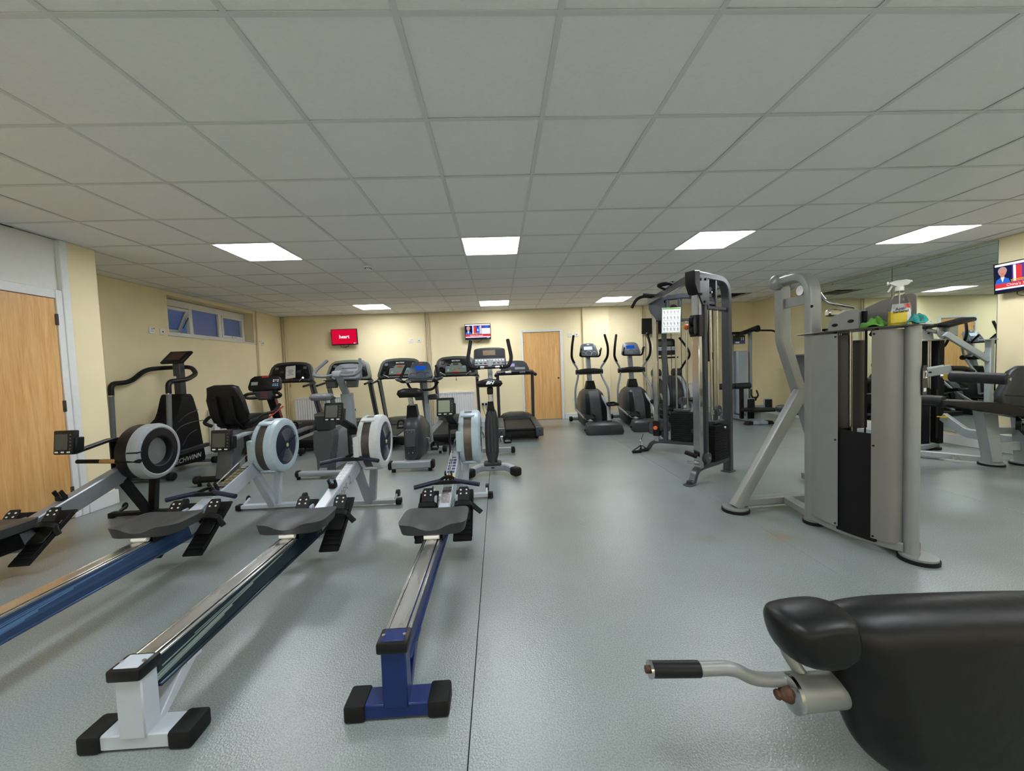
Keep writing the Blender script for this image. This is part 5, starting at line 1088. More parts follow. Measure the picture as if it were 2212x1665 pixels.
# ------------------------------------------------------------------ ellipticals
def elliptical(label, x, y, rz, lit):
    t = thing('elliptical_trainer', label, 'elliptical', (x, y, 0), rz, 'elliptical trainers along the back wall')
    # tail housing with sloped top
    def tail(b):
        secs = []
        for yy, w, h in ((0.0, 0.60, 0.135), (0.03, 0.66, 0.17), (0.28, 0.62, 0.20), (0.50, 0.44, 0.15)):
            secs.append([(q, yy, z) for q, z in ((-w/2+0.02, 0.0), (w/2-0.02, 0.0), (w/2, 0.05), (w/2-0.03, h-0.02), (w/2-0.08, h), (-w/2+0.08, h), (-w/2+0.03, h-0.02), (-w/2, 0.05))])
        b.loft(secs)
    tl = P('tail_housing', CHAR, t, tail, angle=45)
    part('tail_badge', SAGE, tl, ('ell', (0.02, 0.006, 0.10), (0.028, 0.006, 0.018), 12, 6)); part('tail_slot', BLKM, tl, ('box', (-0.324, 0.15, 0.07), (0.02, 0.05, 0.03), 0.006))
    for s in (-1, 1): part('ramp_slot', BLKM, tl, ('box', (s*0.13, 0.36, 0.186), (0.10, 0.24, 0.012), 0.004, RX(-8)))
    part('base_rail', BLK, t, ('box', (0, 0.95, 0.06), (0.24, 1.2, 0.07), 0.01))
    f = part('front_stabiliser', MGREY, t, ('bar', [(-0.30, 1.72, 0.06), (0.30, 1.72, 0.06)], 0.07, 0.07, {'b': 0.02, 'round_': 3}))
    for s in (-1, 1): part('foot_cap', RUB, f, ('cyl', (s*0.29, 1.72, 0.06), (s*0.36, 1.72, 0.06), 0.055, {'n': 14, 'bev': 0.012}))
    def body(b):
        secs = []
        for z, w, y0, y1 in ((0.05, 0.42, 0.66, 1.50), (0.30, 0.44, 0.68, 1.62), (0.52, 0.42, 0.76, 1.60), (0.66, 0.36, 0.86, 1.48), (0.73, 0.26, 0.98, 1.36)):
            c = 0.06; secs.append([(q, yy, z) for q, yy in ((-w/2+c, y0), (w/2-c, y0), (w/2, y0+c), (w/2, y1-c), (w/2-c, y1), (-w/2+c, y1), (-w/2, y1-c), (-w/2, y0+c))])
        b.loft(secs)
    bd = P('drive_housing', CHAR, t, body, angle=50)
    part('housing_back', DGREY, bd, ('bar', [(0, 0.66, 0.10), (0, 0.68, 0.32), (0, 0.76, 0.54), (0, 0.90, 0.69)], 0.20, 0.05, {'fr': 0.1, 'up': (0, -1, 0), 'b': 0.015}))
    for s in (-1, 1): part('crank_slot', BLKM, bd, ('bar', [(s*0.155, 0.668, 0.10), (s*0.155, 0.685, 0.34), (s*0.150, 0.765, 0.54), (s*0.13, 0.86, 0.64)], 0.075, 0.03, {'fr': 0.08, 'up': (0, -1, 0)}))
    part('mast_boot', BLK, t, ('prism', [(-0.11, -0.08), (0.11, -0.08), (0.07, 0.09), (-0.07, 0.09)], 0.16, frame((0, 1.20, 0.80), (1, 0, 0), (0, 0, 1)), 0.02))
    part('mast', LGREY, t, ('bar', [(0, 1.20, 0.75), (0.0, 1.36, 1.45)], 0.085, 0.09, {'b': 0.012, 'up': (0, 1, 0)}))
    part('bottle_tray', BLK, t, ('prism', [(-0.20, -0.04), (0.20, -0.04), (0.24, 0.0), (0.20, 0.045), (0.08, 0.06), (-0.08, 0.06), (-0.20, 0.045), (-0.24, 0.0)], 0.16, frame((0, 1.18, 1.08), (1, 0, 0), (0, 0, 1)), 0.02, 2), ('cyl', (-0.27, 1.24, 1.07), (0.27, 1.24, 1.07), 0.05, {'n': 16}))
    M = frame((0.0, 1.28, 1.50), (1, 0, 0), (0, 0.45, 1))
    c = pin(M, pmat('elliptical_console_grey', (0.10, 0.115, 0.135), 0.4, var=0.06), 'console', t, ('prism', blob(0.40, 0.28, 0.26, 0.05, 4, 0.015), 0.07, None, 0.02, 2), angle=50)
    pin(M, emat('white_lcd', (0.80, 0.88, 1.0), 1.0) if lit else MATS['blue_lcd'], 'display', c, ('box', (-0.005, 0.035, 0.036), (0.17, 0.075, 0.004), 0.002))
    pin(M, UPVC if lit else RED, 'badge', c, ('ell', (0, 0.115, 0.036), (0.03, 0.010, 0.003), 12, 6))
    for q, w in ((-0.11, 0.042), (0, 0.06), (0.11, 0.042)): pin(M, LGREY if lit else DGREY, 'dial_window', c, ('lathe', [(w, 0.034), (w, 0.038), (w*0.86, 0.040), (w*0.8, 0.035)], (q, -0.08, 0), (0, 0, 1), 18))
    part('fixed_handle', BLKM, t, ('tube', [(-0.185, 1.02, 1.53), (-0.185, 1.16, 1.385), (0.20, 1.16, 1.37), (0.20, 1.02, 1.53)], 0.018, 10, 0.05))
    for s in (-1, 1):
        part('pulse_sensor', CHROME, t, ('tube', [(s*0.19, 1.03, 1.52), (s*0.19, 1.08, 1.465)], 0.021, 10))
        k = 0.10*s
        a = part('swing_arm', LGREY, t, ('tube', [(s*0.31, 1.02-k, 0.33), (s*0.31, 1.05-k, 0.72), (s*0.23, 1.20, 1.00), (s*0.23, 1.25, 1.14), (s*0.33, 1.20, 1.28)], 0.020, 10, 0.10))
        part('hand_grip', BLKM, t, ('tube', [(s*0.30, 1.215, 1.255), (s*0.36, 1.16, 1.36), (s*0.36, 1.10, 1.55), (s*0.31, 1.16, 1.80)], 0.024, 10, 0.12))
        part('grip_end', MGREY, a, ('ell', (s*0.31, 1.16, 1.80), (0.022, 0.022, 0.018), 10, 6))
        pz = 0.22 if s < 0 else 0.42
        lk = part('pedal_link', LGREY, t, ('tube', [(s*0.31, 1.02-k, 0.33), (s*0.24, 0.62, pz)], 0.020, 10), ('tube', [(s*0.14, 0.86, 0.62 if s > 0 else 0.28), (s*0.21, 0.60, pz-0.01), (s*0.16, 0.30, 0.19)], 0.028, 10, 0.06))
        qx = -0.16 if s < 0 else 0.27; part('pedal', BLK, t, ('box', (qx, 0.58, pz+0.03), (0.18, 0.36, 0.035), 0.012, RX(8 if s < 0 else -8)), ('box', (qx, 0.75, pz+0.045), (0.18, 0.03, 0.06), 0.01), ('box', (qx-0.085, 0.60, pz+0.05), (0.012, 0.30, 0.05), 0.004), ('box', (qx+0.085, 0.60, pz+0.05), (0.012, 0.30, 0.05), 0.004))
    return t
elliptical('elliptical trainer with a white lit display nearest the far door', 1.80, 6.50, -2, True)
elliptical('elliptical trainer with a blue display between two others', 2.66, 6.62, -4, False)
def elliptical_c():
    t = thing('elliptical_trainer', 'larger elliptical trainer with silver hoop housing partly behind the cable machine', 'elliptical', (3.44, 6.85, 0), -4, 'elliptical trainers along the back wall')
    part('drive_housing', CHAR, t, ('lathe', [(0, -0.16), (0.36, -0.16), (0.42, -0.12), (0.44, 0), (0.42, 0.12), (0.36, 0.16), (0, 0.16)], (0, 0.95, 0.50), (1, 0, 0), 32), ('box', (0, 0.9, 0.09), (0.34, 1.1, 0.10), 0.02))
    for s in (-1, 1): part('housing_hoop', LGREY, t, ('tube', [(s*0.17, 0.95+0.40*math.cos(R(a)), 0.50+0.40*math.sin(R(a))) for a in range(-20, 201, 20)], 0.035, 8))
    f = part('front_stabiliser', MGREY, t, ('bar', [(-0.30, 1.50, 0.06), (0.30, 1.50, 0.06)], 0.08, 0.07))
    part('rear_stabiliser', BLK, t, ('bar', [(-0.28, 0.05, 0.05), (0.28, 0.05, 0.05)], 0.09, 0.07), ('box', (0, 0.25, 0.05), (0.12, 0.5, 0.06), 0.01))
    part('mast', CHAR, t, ('bar', [(0, 1.10, 0.80), (0, 1.22, 1.42)], 0.10, 0.10, {'up': (0, 1, 0), 'b': 0.015}))
    M = frame((0.0, 1.14, 1.52), (1, 0, 0), (0, 0.35, 1))
    c = pin(M, BLK, 'console', t, ('prism', blob(0.44, 0.44, 0.34, 0.05, 4, 0.01), 0.06, None, 0.02, 2), angle=50)
    kp = pin(M, LGREY, 'key_panel', c, ('box', (0, -0.045, 0.031), (0.40, 0.085, 0.004), 0.004)); each('key', INKG, kp, M, [('box', (-0.15+0.06*i, -0.045, 0.034), (0.034, 0.03, 0.004), 0.004) for i in range(6)])
    pin(M, LCDD, 'display', c, ('box', (0, 0.07, 0.031), (0.30, 0.10, 0.004), 0.004))
    part('fixed_handle', BLKM, t, ('tube', [(-0.20, 0.98, 1.30), (0.20, 0.98, 1.30)], 0.018, 10), ('tube', [(0, 0.98, 1.30), (0, 1.18, 1.30)], 0.018, 8))
    for s in (-1, 1):
        part('pivot_cover', CHAR, t, ('cyl', (s*0.12, 1.10, 0.98), (s*0.30, 1.10, 0.98), 0.09, {'n': 18, 'bev': 0.02}))
        part('swing_arm', MGREY, t, ('tube', [(s*0.36, 0.80, 0.28), (s*0.36, 0.90, 0.65), (s*0.27, 1.10, 0.98)], 0.024, 10, 0.12))
        part('hand_grip', BLKM, t, ('tube', [(s*0.27, 1.10, 1.0), (s*0.33, 0.95, 1.20), (s*0.40, 0.85, 1.32), (s*0.36, 0.90, 1.48), (s*0.24, 1.0, 1.70)] if s > 0 else [(s*0.27, 1.10, 1.0), (s*0.27, 1.02, 1.25), (s*0.26, 1.0, 1.60)], 0.022, 10, 0.12))
        part('pedal', BLK, t, ('box', (s*0.22, 0.40, 0.40+s*0.08), (0.18, 0.38, 0.04), 0.012)); part('pedal_link', LGREY, t, ('tube', [(s*0.36, 0.80, 0.28), (s*0.22, 0.40, 0.37+s*0.08)], 0.022, 10), ('tube', [(s*0.17, 0.95, 0.55), (s*0.22, 0.40, 0.36+s*0.08), (s*0.2, 0.08, 0.09)], 0.026, 10))
elliptical_c()
# ------------------------------------------------------------------ dual cable machine (two towers set in a V)
def cable_machine():
    O = Vector((2.25, 4.43, 0))
    t = thing('cable_machine', 'gunmetal dual cable machine with two weight stack towers and a pull up beam', 'cable machine', O)
    def tower(p0, p1, car_z, knob, near):
        d = (Vector((*p1, 0))-Vector((*p0, 0))); L = d.length; d.normalize()
        side = -1 if near else 1
        M = frame(Vector((*p0, 0))-O, d, Vector((-d.y, d.x, 0)))           # x: from the front foot to the rear post, z up
        pre = lambda n, m, *ops, **k: pin(M, m, n, k.pop('parent', t), *ops, **k)
        bf = pre('base_foot', GUN, ('bar', [(0.0, 0, 0.014), (0.05, 0, 0.02), (0.10, 0, 0.12), (0.20, 0, 0.145), (L-0.05, 0, 0.145)], 0.062, 0.05, {'fr': 0.06, 'fn': 6}), ('prism', [(-0.06, -0.04), (0.03, -0.045), (0.05, 0), (0.03, 0.045), (-0.06, 0.04), (-0.075, 0)], 0.012, T(0.01, 0, 0.007), 0.003))
        cp = pre('guide_post', CHROME, ('box', (0.17, 0, 1.00), (0.060, 0.075, 1.72), 0.006))
        if not near: each('adjustment_hole', BLKM, cp, M, [('cyl', (0.138, 0, 0.45+0.085*i), (0.142, 0, 0.45+0.085*i), 0.008, {'n': 8}) for i in range(15)])
        pre('inner_post', GUN, ('box', (0.285, 0, 1.06), (0.055, 0.065, 1.86), 0.006))
        pre('rear_post', GUN, ('bar', [(L-0.04, 0, 0.0), (L-0.04, 0, 1.80), (L-0.04, 0, 2.05), (L-0.22, 0, 2.05), (0.10, 0, 2.05)], 0.060, 0.085, {'fr': 0.16, 'fn': 8, 'up': (0, 1, 0)}) if False else ('sweep', fillet([(L-0.04, 0, 0.0), (L-0.04, 0, 2.05), (0.10, 0, 2.05)], 0.19, 8), rrect(0.062, 0.085, 0.008), {'up': (0, 1, 0)}))
        pre('post_shoe', GUN, ('box', (L-0.04, 0, 0.006), (0.13, 0.10, 0.012), 0.003))
        cap = pre('front_cap', BLK if near else GUN, ('prism', [(0.06, 1.95), (0.11, 1.86), (0.155, 1.86), (0.155, 2.085), (0.06, 2.075)] if near else [(0.10, 1.93), (0.13, 1.86), (0.155, 1.86), (0.155, 2.07), (0.10, 2.07)], 0.105 if near else 0.07, frame((0, 0, 0), (1, 0, 0), (0, 0, 1)), 0.006))
        g = pre('gusset_plate', GUN, *[('prism', [(0.14, 2.04), (0.30, 2.04), (0.30, 1.76), (0.21, 1.76), (0.14, 1.86)], 0.008, frame((0, s*0.042, 0), (1, 0, 0), (0, 0, 1)), 0.002) for s in (-1, 1)])
        each('bolt', CHROME if not near else BLK, g, M, [('cyl', (x, side*0.046, z), (x, side*0.056, z), 0.013, {'n': 10}) for x, z in ((0.17, 2.00), (0.26, 2.01), (0.18, 1.86), (0.24, 1.79))])
        pre('stack_header', GUN, ('box', (0.335, 0, 1.88), (0.035, 0.07, 0.30), 0.004), ('box', (0.485, 0, 1.90), (0.035, 0.07, 0.28), 0.004), ('box', (0.49, 0, 1.745), (0.42, 0.055, 0.035), 0.005), ('box', (0.41, 0, 1.79), (0.16, 0.06, 0.03), 0.004))
        pl = pre('top_pulley', BLK, ('cyl', (0.41, -0.015, 1.90), (0.41, 0.015, 1.90), 0.055, {'n': 20, 'bev': 0.004})); pre('bolt', STEEL, ('cyl', (0.41, -0.03, 1.90), (0.41, 0.03, 1.90), 0.010, {'n': 8}), parent=pl)
        for x in (0.43, 0.56): pre('guide_rod', CHROME, ('cyl', (x, 0, 0.15), (x, 0, 1.735), 0.0125, {'n': 12}))
        # weight stack, plate by plate
        w = pre('weight_plate', BLKM, ('box', (0, 0, 0), (0.27, 0.135, 0.0245), 0.003), ('box', (-0.06, side*0.068, 0), (0.09, 0.004, 0.009), 0.001), ('box', (0.06, side*0.068, 0), (0.09, 0.004, 0.009), 0.001))
        base = M.copy()
        for i in range(14):
            q = w if i == 0 else inst(w)
            # weight plate mesh already carries M; move it up the stack
            q.location = (M.to_3x3() @ Vector((0.495, 0, 0.19+0.0265*i)))
        tp = pre('stack_head', GUN, ('box', (0.495, 0, 0.575), (0.20, 0.10, 0.03), 0.006), ('box', (0.495, 0, 0.62), (0.025, 0.04, 0.06), 0.004))
        sp = pre('stack_pulley', DGREY, ('cyl', (0.495, side*0.02, 0.69), (0.495, side*0.045, 0.69), 0.058, {'n': 20, 'bev': 0.004})); pre('bolt', STEEL, ('cyl', (0.495, side*0.04, 0.69), (0.495, side*0.055, 0.69), 0.012, {'n': 8}), parent=sp)
        pre('selector_pin', CHROME, ('cyl', (0.495, side*0.06, 0.52), (0.495, side*0.10, 0.52), 0.008, {'n': 8}), ('ell', (0.495, side*0.10, 0.52), (0.014, 0.014, 0.014), 8, 6))
        for x in (0.37, 0.495): pre('cable', BLK, ('cyl', (x, 0.012, 0.30 if x < .4 else 0.69), (x, 0.012, 1.88), 0.004, {'n': 6}))
        lp = pre('low_pulley', DGREY, ('cyl', (0.255, side*0.036, 0.235), (0.255, side*0.062, 0.235), 0.055, {'n': 20, 'bev': 0.004})); pre('bolt', STEEL, ('cyl', (0.255, side*0.05, 0.235), (0.255, side*0.07, 0.235), 0.012, {'n': 8}), parent=lp)
        # sliding carriage with swivel pulley
        ca = pre('carriage', BLK, ('box', (0.17, 0, car_z), (0.085, 0.10, 0.21), 0.006))
        fx = 0.10
        pre('swivel_plate', DGREY, *[('prism', [(-0.028, -0.055), (-0.015, -0.085), (0.015, -0.085), (0.028, -0.055), (0.028, 0.055), (0.015, 0.085), (-0.015, 0.085), (-0.028, 0.055)], 0.006, frame((fx, s*0.024, car_z), (1, 0, 0), (0, 0, 1)), 0.002) for s in (-1, 1)], parent=ca)
        for dz in (-0.045, 0.045): pre('swivel_pulley', BLKM, ('cyl', (fx, -0.018, car_z+dz), (fx, 0.018, car_z+dz), 0.042, {'n': 18}), parent=ca)
        kn = pre('pull_knob', ORANGE, ('lathe', [(0, 0), (0.020, 0), (0.028, 0.012), (0.028, 0.034), (0.020, 0.042), (0, 0.042)], (0.17, knob*(0.085 if near else 0.055), car_z+(0.0 if near else 0.01)), (0, knob, 0), 14), parent=ca)
        return M
    M1 = tower((1.83, 3.66), (2.50, 4.09), 1.555, 1, True)
    M2 = tower((2.00, 5.25), (2.60, 4.79), 0.32, -1, False)
    loc = lambda p: Vector(p)-O
    a = loc((1.925, 3.725, 2.03)); b = loc((2.08, 5.19, 2.03))
    part('cross_beam', GUN, t, ('bar', [a, b], 0.055, 0.075, {'b': 0.006}))
    part('rear_tie', GUN, t, ('bar', [loc((2.46, 4.08, 2.02)), loc((2.46, 4.80, 2.02))], 0.06, 0.06), ('bar', [loc((2.46, 4.08, 0.32)), loc((2.46, 4.80, 0.32))], 0.05, 0.05))
    for y, dy in ((4.30, 0.06), (4.98, 0.05)):
        h = part('pull_up_grip', BLKM, t, ('tube', [loc((2.05, y, 2.06)), loc((1.95, y+dy*2, 2.09)), loc((1.88, y+dy*3, 2.06)), loc((1.82, y+dy*3, 1.95))] if y > 4.5 else [loc((2.01, y+0.16, 2.05)), loc((1.90, y+0.14, 2.085)), loc((1.85, y+0.05, 2.085)), loc((1.90, y-0.05, 2.085)), loc((2.0, y-0.08, 2.05))], 0.019, 10, 0.05),
                 ('tube', [loc((2.05, y-0.10, 2.06)), loc((1.90, y-0.04, 2.085))] if y > 4.5 else [loc((1.87, y+0.10, 2.085)), loc((1.98, y-0.07, 2.085))], 0.018, 10))
    part('low_pedal', RUB, t, ('cyl', loc((1.93, 3.70, 0.27)), loc((1.85, 3.78, 0.30)), 0.022, {'n': 12, 'bev': 0.004})); part('low_pin', CHROME, t, ('cyl', loc((1.95, 3.70, 0.20)), loc((1.87, 3.78, 0.20)), 0.014, {'n': 10}))
    r = thing('rope_attachment', 'black rope and strap attachments hanging behind the near cable tower', 'cable attachment', (2.50, 4.45, 1.20))
    part('hanger', STEEL, r, ('tube', [(-0.04, -0.12, 0.80), (-0.08, -0.12, 0.76), (-0.04, -0.12, 0.72)], 0.006, 6, 0.02), ('tube', [(-0.04, 0.05, 0.80), (-0.08, 0.05, 0.76), (-0.04, 0.05, 0.72)], 0.006, 6, 0.02))
    part('rope', BLKM, r, ('tube', [(-0.06, -0.12, 0.76), (-0.08, -0.15, 0.40), (-0.09, -0.16, 0.08)], 0.016, 8, 0.1)); part('rope', BLKM, r, ('tube', [(-0.06, -0.12, 0.76), (-0.06, -0.09, 0.42), (-0.07, -0.07, 0.05)], 0.016, 8, 0.1))
    part('rope_end', RUB, r, ('cyl', (-0.09, -0.16, 0.02), (-0.09, -0.16, 0.10), 0.028, {'n': 12})); part('rope_end', RUB, r, ('cyl', (-0.07, -0.07, 0.0), (-0.07, -0.07, 0.08), 0.028, {'n': 12}))
    part('strap', BLKM, r, ('bar', [(-0.06, 0.05, 0.75), (-0.06, 0.09, 0.45), (-0.06, 0.06, 0.22)], 0.035, 0.006, {'fr': 0.1, 'up': (1, 0, 0)}))
    # exercise chart hung on the far tower
    c = thing('exercise_chart', 'white laminated chart of cable exercises with a green border', 'poster', (2.26, 4.935, 1.745), -18)
    M = frame((0, -0.008, 0), (1, 0, -0.035), (0, 0, 1))
    pin(M, PAPER, 'sheet', c, ('box', (0, 0, 0), (0.225, 0.325, 0.002), 0)); 
    each('border_strip', GREENP, c, M, [('box', (0, 0.150, 0.0014), (0.21, 0.018, 0.0006), 0), ('box', (0, -0.155, 0.0014), (0.21, 0.006, 0.0006), 0), ('box', (-0.108, 0, 0.0014), (0.003, 0.31, 0.0006), 0), ('box', (0.108, 0, 0.0014), (0.003, 0.31, 0.0006), 0)])
    def figs(b):
        b.M = M
        for i in range(5):
            for j in range(4):
                x, y = -0.082+0.041*i, 0.108-0.073*j
                rs = random.Random(i*7+j)
                b.box((x-0.006, y+0.015, 0.0014), (0.008, 0.009, 0.0006), 0); b.box((x-0.004, y, 0.0014), (0.009, 0.02, 0.0006), 0, RZ(rs.uniform(-30, 30)))
                b.box((x+0.005, y+0.004, 0.0014), (0.022, 0.004, 0.0006), 0, RZ(rs.uniform(-50, 50))); b.box((x-0.003, y-0.015, 0.0014), (0.004, 0.016, 0.0006), 0, RZ(rs.uniform(-25, 25))); b.box((x+0.004, y-0.015, 0.0014), (0.004, 0.016, 0.0006), 0, RZ(rs.uniform(-25, 25)))
    tag(P('figure_drawings', INKG, c, figs, flat=True), kind='stuff')
    each('row_rule', INKG, c, M, [('box', (0, 0.072-0.073*j, 0.0014), (0.20, 0.003, 0.0006), 0) for j in range(3)])
    # handles lying on the floor, clipped to the far cable
    h = thing('stirrup_grip_set', 'pair of black stirrup cable grips hanging to the floor from the far tower', 'cable grips', (1.89, 5.14, 0))
    part('snap_hook', STEEL, h, ('tube', [(0.015, 0.0, 0.17), (0.0, 0.0, 0.15), (0.002, 0, 0.10), (0.017, 0, 0.09), (0.03, 0, 0.10), (0.03, 0, 0.15), (0.015, 0, 0.17)], 0.005, 6, 0.012))
    for s, dx, dy in ((-1, -0.06, -0.05), (1, 0.06, 0.02)):
        st = part('webbing_strap', BLKM, h, ('bar', [(0.017, 0, 0.095), (dx+s*0.055, dy+0.005, 0.03)], 0.018, 0.003), ('bar', [(0.017, 0, 0.095), (dx-s*0.055, dy-0.01, 0.03)], 0.018, 0.003))
        part('grip', RUB, h, ('cyl', (dx-0.065, dy-0.01, 0.022), (dx+0.065, dy+0.005, 0.022), 0.019, {'n': 12, 'bev': 0.003}))
    part('hook_cord', BLK, h, ('cyl', (0.017, 0, 0.165), (0.06, 0.02, 0.245), 0.004, {'n': 6}))
cable_machine()

# ------------------------------------------------------------------ lat pulldown in the far right corner
def lat_machine():
    t = thing('lat_pulldown_machine', 'pale grey lat pulldown and low row machine in the far right corner', 'weight machine', (4.98, 7.62, 0))
    part('base_frame', LGREY, t, ('box', (-0.20, -0.25, 0.05), (0.08, 1.2, 0.07), 0.008), ('box', (0, 0.30, 0.05), (0.66, 0.08, 0.07), 0.008))
    part('stack_shroud', pmat('pale_blue_grey_shroud', (0.36, 0.40, 0.44), 0.4, var=0.03), t, ('prism', [(-0.10, -0.12), (0.08, -0.12), (0.10, -0.09), (0.10, 0.16), (-0.12, 0.16), (-0.12, -0.09)], 1.28, T(-0.02, 0.12, 0.74), 0.01))
    part('upright', LGREY, t, ('box', (0.13, 0.02, 0.88), (0.05, 0.07, 1.72), 0.006)); part('upright', LGREY, t, ('box', (-0.20, 0.10, 0.88), (0.05, 0.07, 1.72), 0.006))
    part('top_arm', BLK, t, ('bar', [(-0.02, 0.22, 1.70), (-0.02, -0.45, 1.80)], 0.06, 0.08), ('box', (-0.03, 0.06, 1.74), (0.40, 0.07, 0.05), 0.006))
    part('top_pulley', BLK, t, ('cyl', (-0.045, -0.42, 1.77), (0.005, -0.42, 1.77), 0.055, {'n': 18}))
    b = part('pulldown_bar', BLKM, t, ('tube', [(-0.42, -0.40, 1.64), (-0.28, -0.42, 1.735), (0.0, -0.42, 1.745), (0.28, -0.42, 1.735), (0.44, -0.40, 1.66)], 0.017, 10, 0.05))
    part('bar_cable', BLK, t, ('cyl', (-0.02, -0.42, 1.745), (-0.02, -0.42, 1.80), 0.005, {'n': 6}))
    s = part('instruction_sign', BLK, t, ('box', (-0.14, -0.05, 1.60), (0.24, 0.015, 0.17), 0.003)); part('sign_band', pmat('sign_blue', (0.03, 0.05, 0.22), 0.4), s, ('box', (-0.14, -0.0585, 1.545), (0.23, 0.003, 0.05), 0)); part('sign_figures', WHITEP, s, *[('box', (-0.10+0.04*i, -0.0585, 1.615), (0.014, 0.003, 0.065), 0.001) for i in range(2)], ('box', (-0.18, -0.0605, 1.545), (0.08, 0.003, 0.03), 0.001))
    r = part('thigh_roller', FOAM, t, ('cyl', (-0.80, -0.42, 0.70), (-0.50, -0.42, 0.70), 0.058, {'n': 18, 'bev': 0.01})); part('thigh_roller', FOAM, t, ('cyl', (-0.47, -0.42, 0.70), (-0.17, -0.42, 0.70), 0.058, {'n': 18, 'bev': 0.01}))
    part('roller_bar', STEEL, t, ('cyl', (-0.82, -0.42, 0.70), (-0.15, -0.42, 0.70), 0.012, {'n': 10})); part('roller_post', BLK, t, ('box', (-0.34, -0.42, 0.40), (0.06, 0.06, 0.66), 0.006))
    for x, z in ((-0.22, 0.37), (-0.22, 0.16), (0.12, 0.35)):
        p = part('foot_plate', LGREY, t, ('box', (x, -0.50, z), (0.17, 0.03, 0.19), 0.012)); part('plate_grip', RUB, p, ('box', (x, -0.518, z), (0.14, 0.012, 0.16), 0.006))
    part('plate_arm', LGREY, t, ('box', (-0.04, -0.46, 0.30), (0.34, 0.05, 0.05), 0.005))
    part('row_attachment', BLK, t, ('tube', [(-0.10, -0.35, 0.62), (-0.12, -0.38, 0.50), (-0.05, -0.38, 0.42), (0.02, -0.38, 0.50), (0.0, -0.35, 0.60)], 0.015, 8, 0.03), ('box', (-0.05, -0.38, 0.44), (0.05, 0.03, 0.08), 0.006))
    part('seat_pad', VINYL, t, ('box', (-0.22, -0.72, 0.27), (0.40, 0.42, 0.075), 0.03, RX(-4), 3)); part('seat_post', LGREY, t, ('box', (-0.22, -0.70, 0.14), (0.07, 0.10, 0.22), 0.006))
    f = part('seat_foot', LGREY, t, ('box', (-0.22, -0.74, 0.035), (0.28, 0.10, 0.06), 0.008))
    for s in (-1, 1): part('foot_cap', RUB, f, ('prism', [(-0.06, -0.03), (0.07, -0.03), (0.02, 0.035), (-0.06, 0.035)], 0.11, frame((-0.22+s*0.20, -0.74, 0.033), (s, 0, 0), (0, 0, 1)), 0.008))
lat_machine()

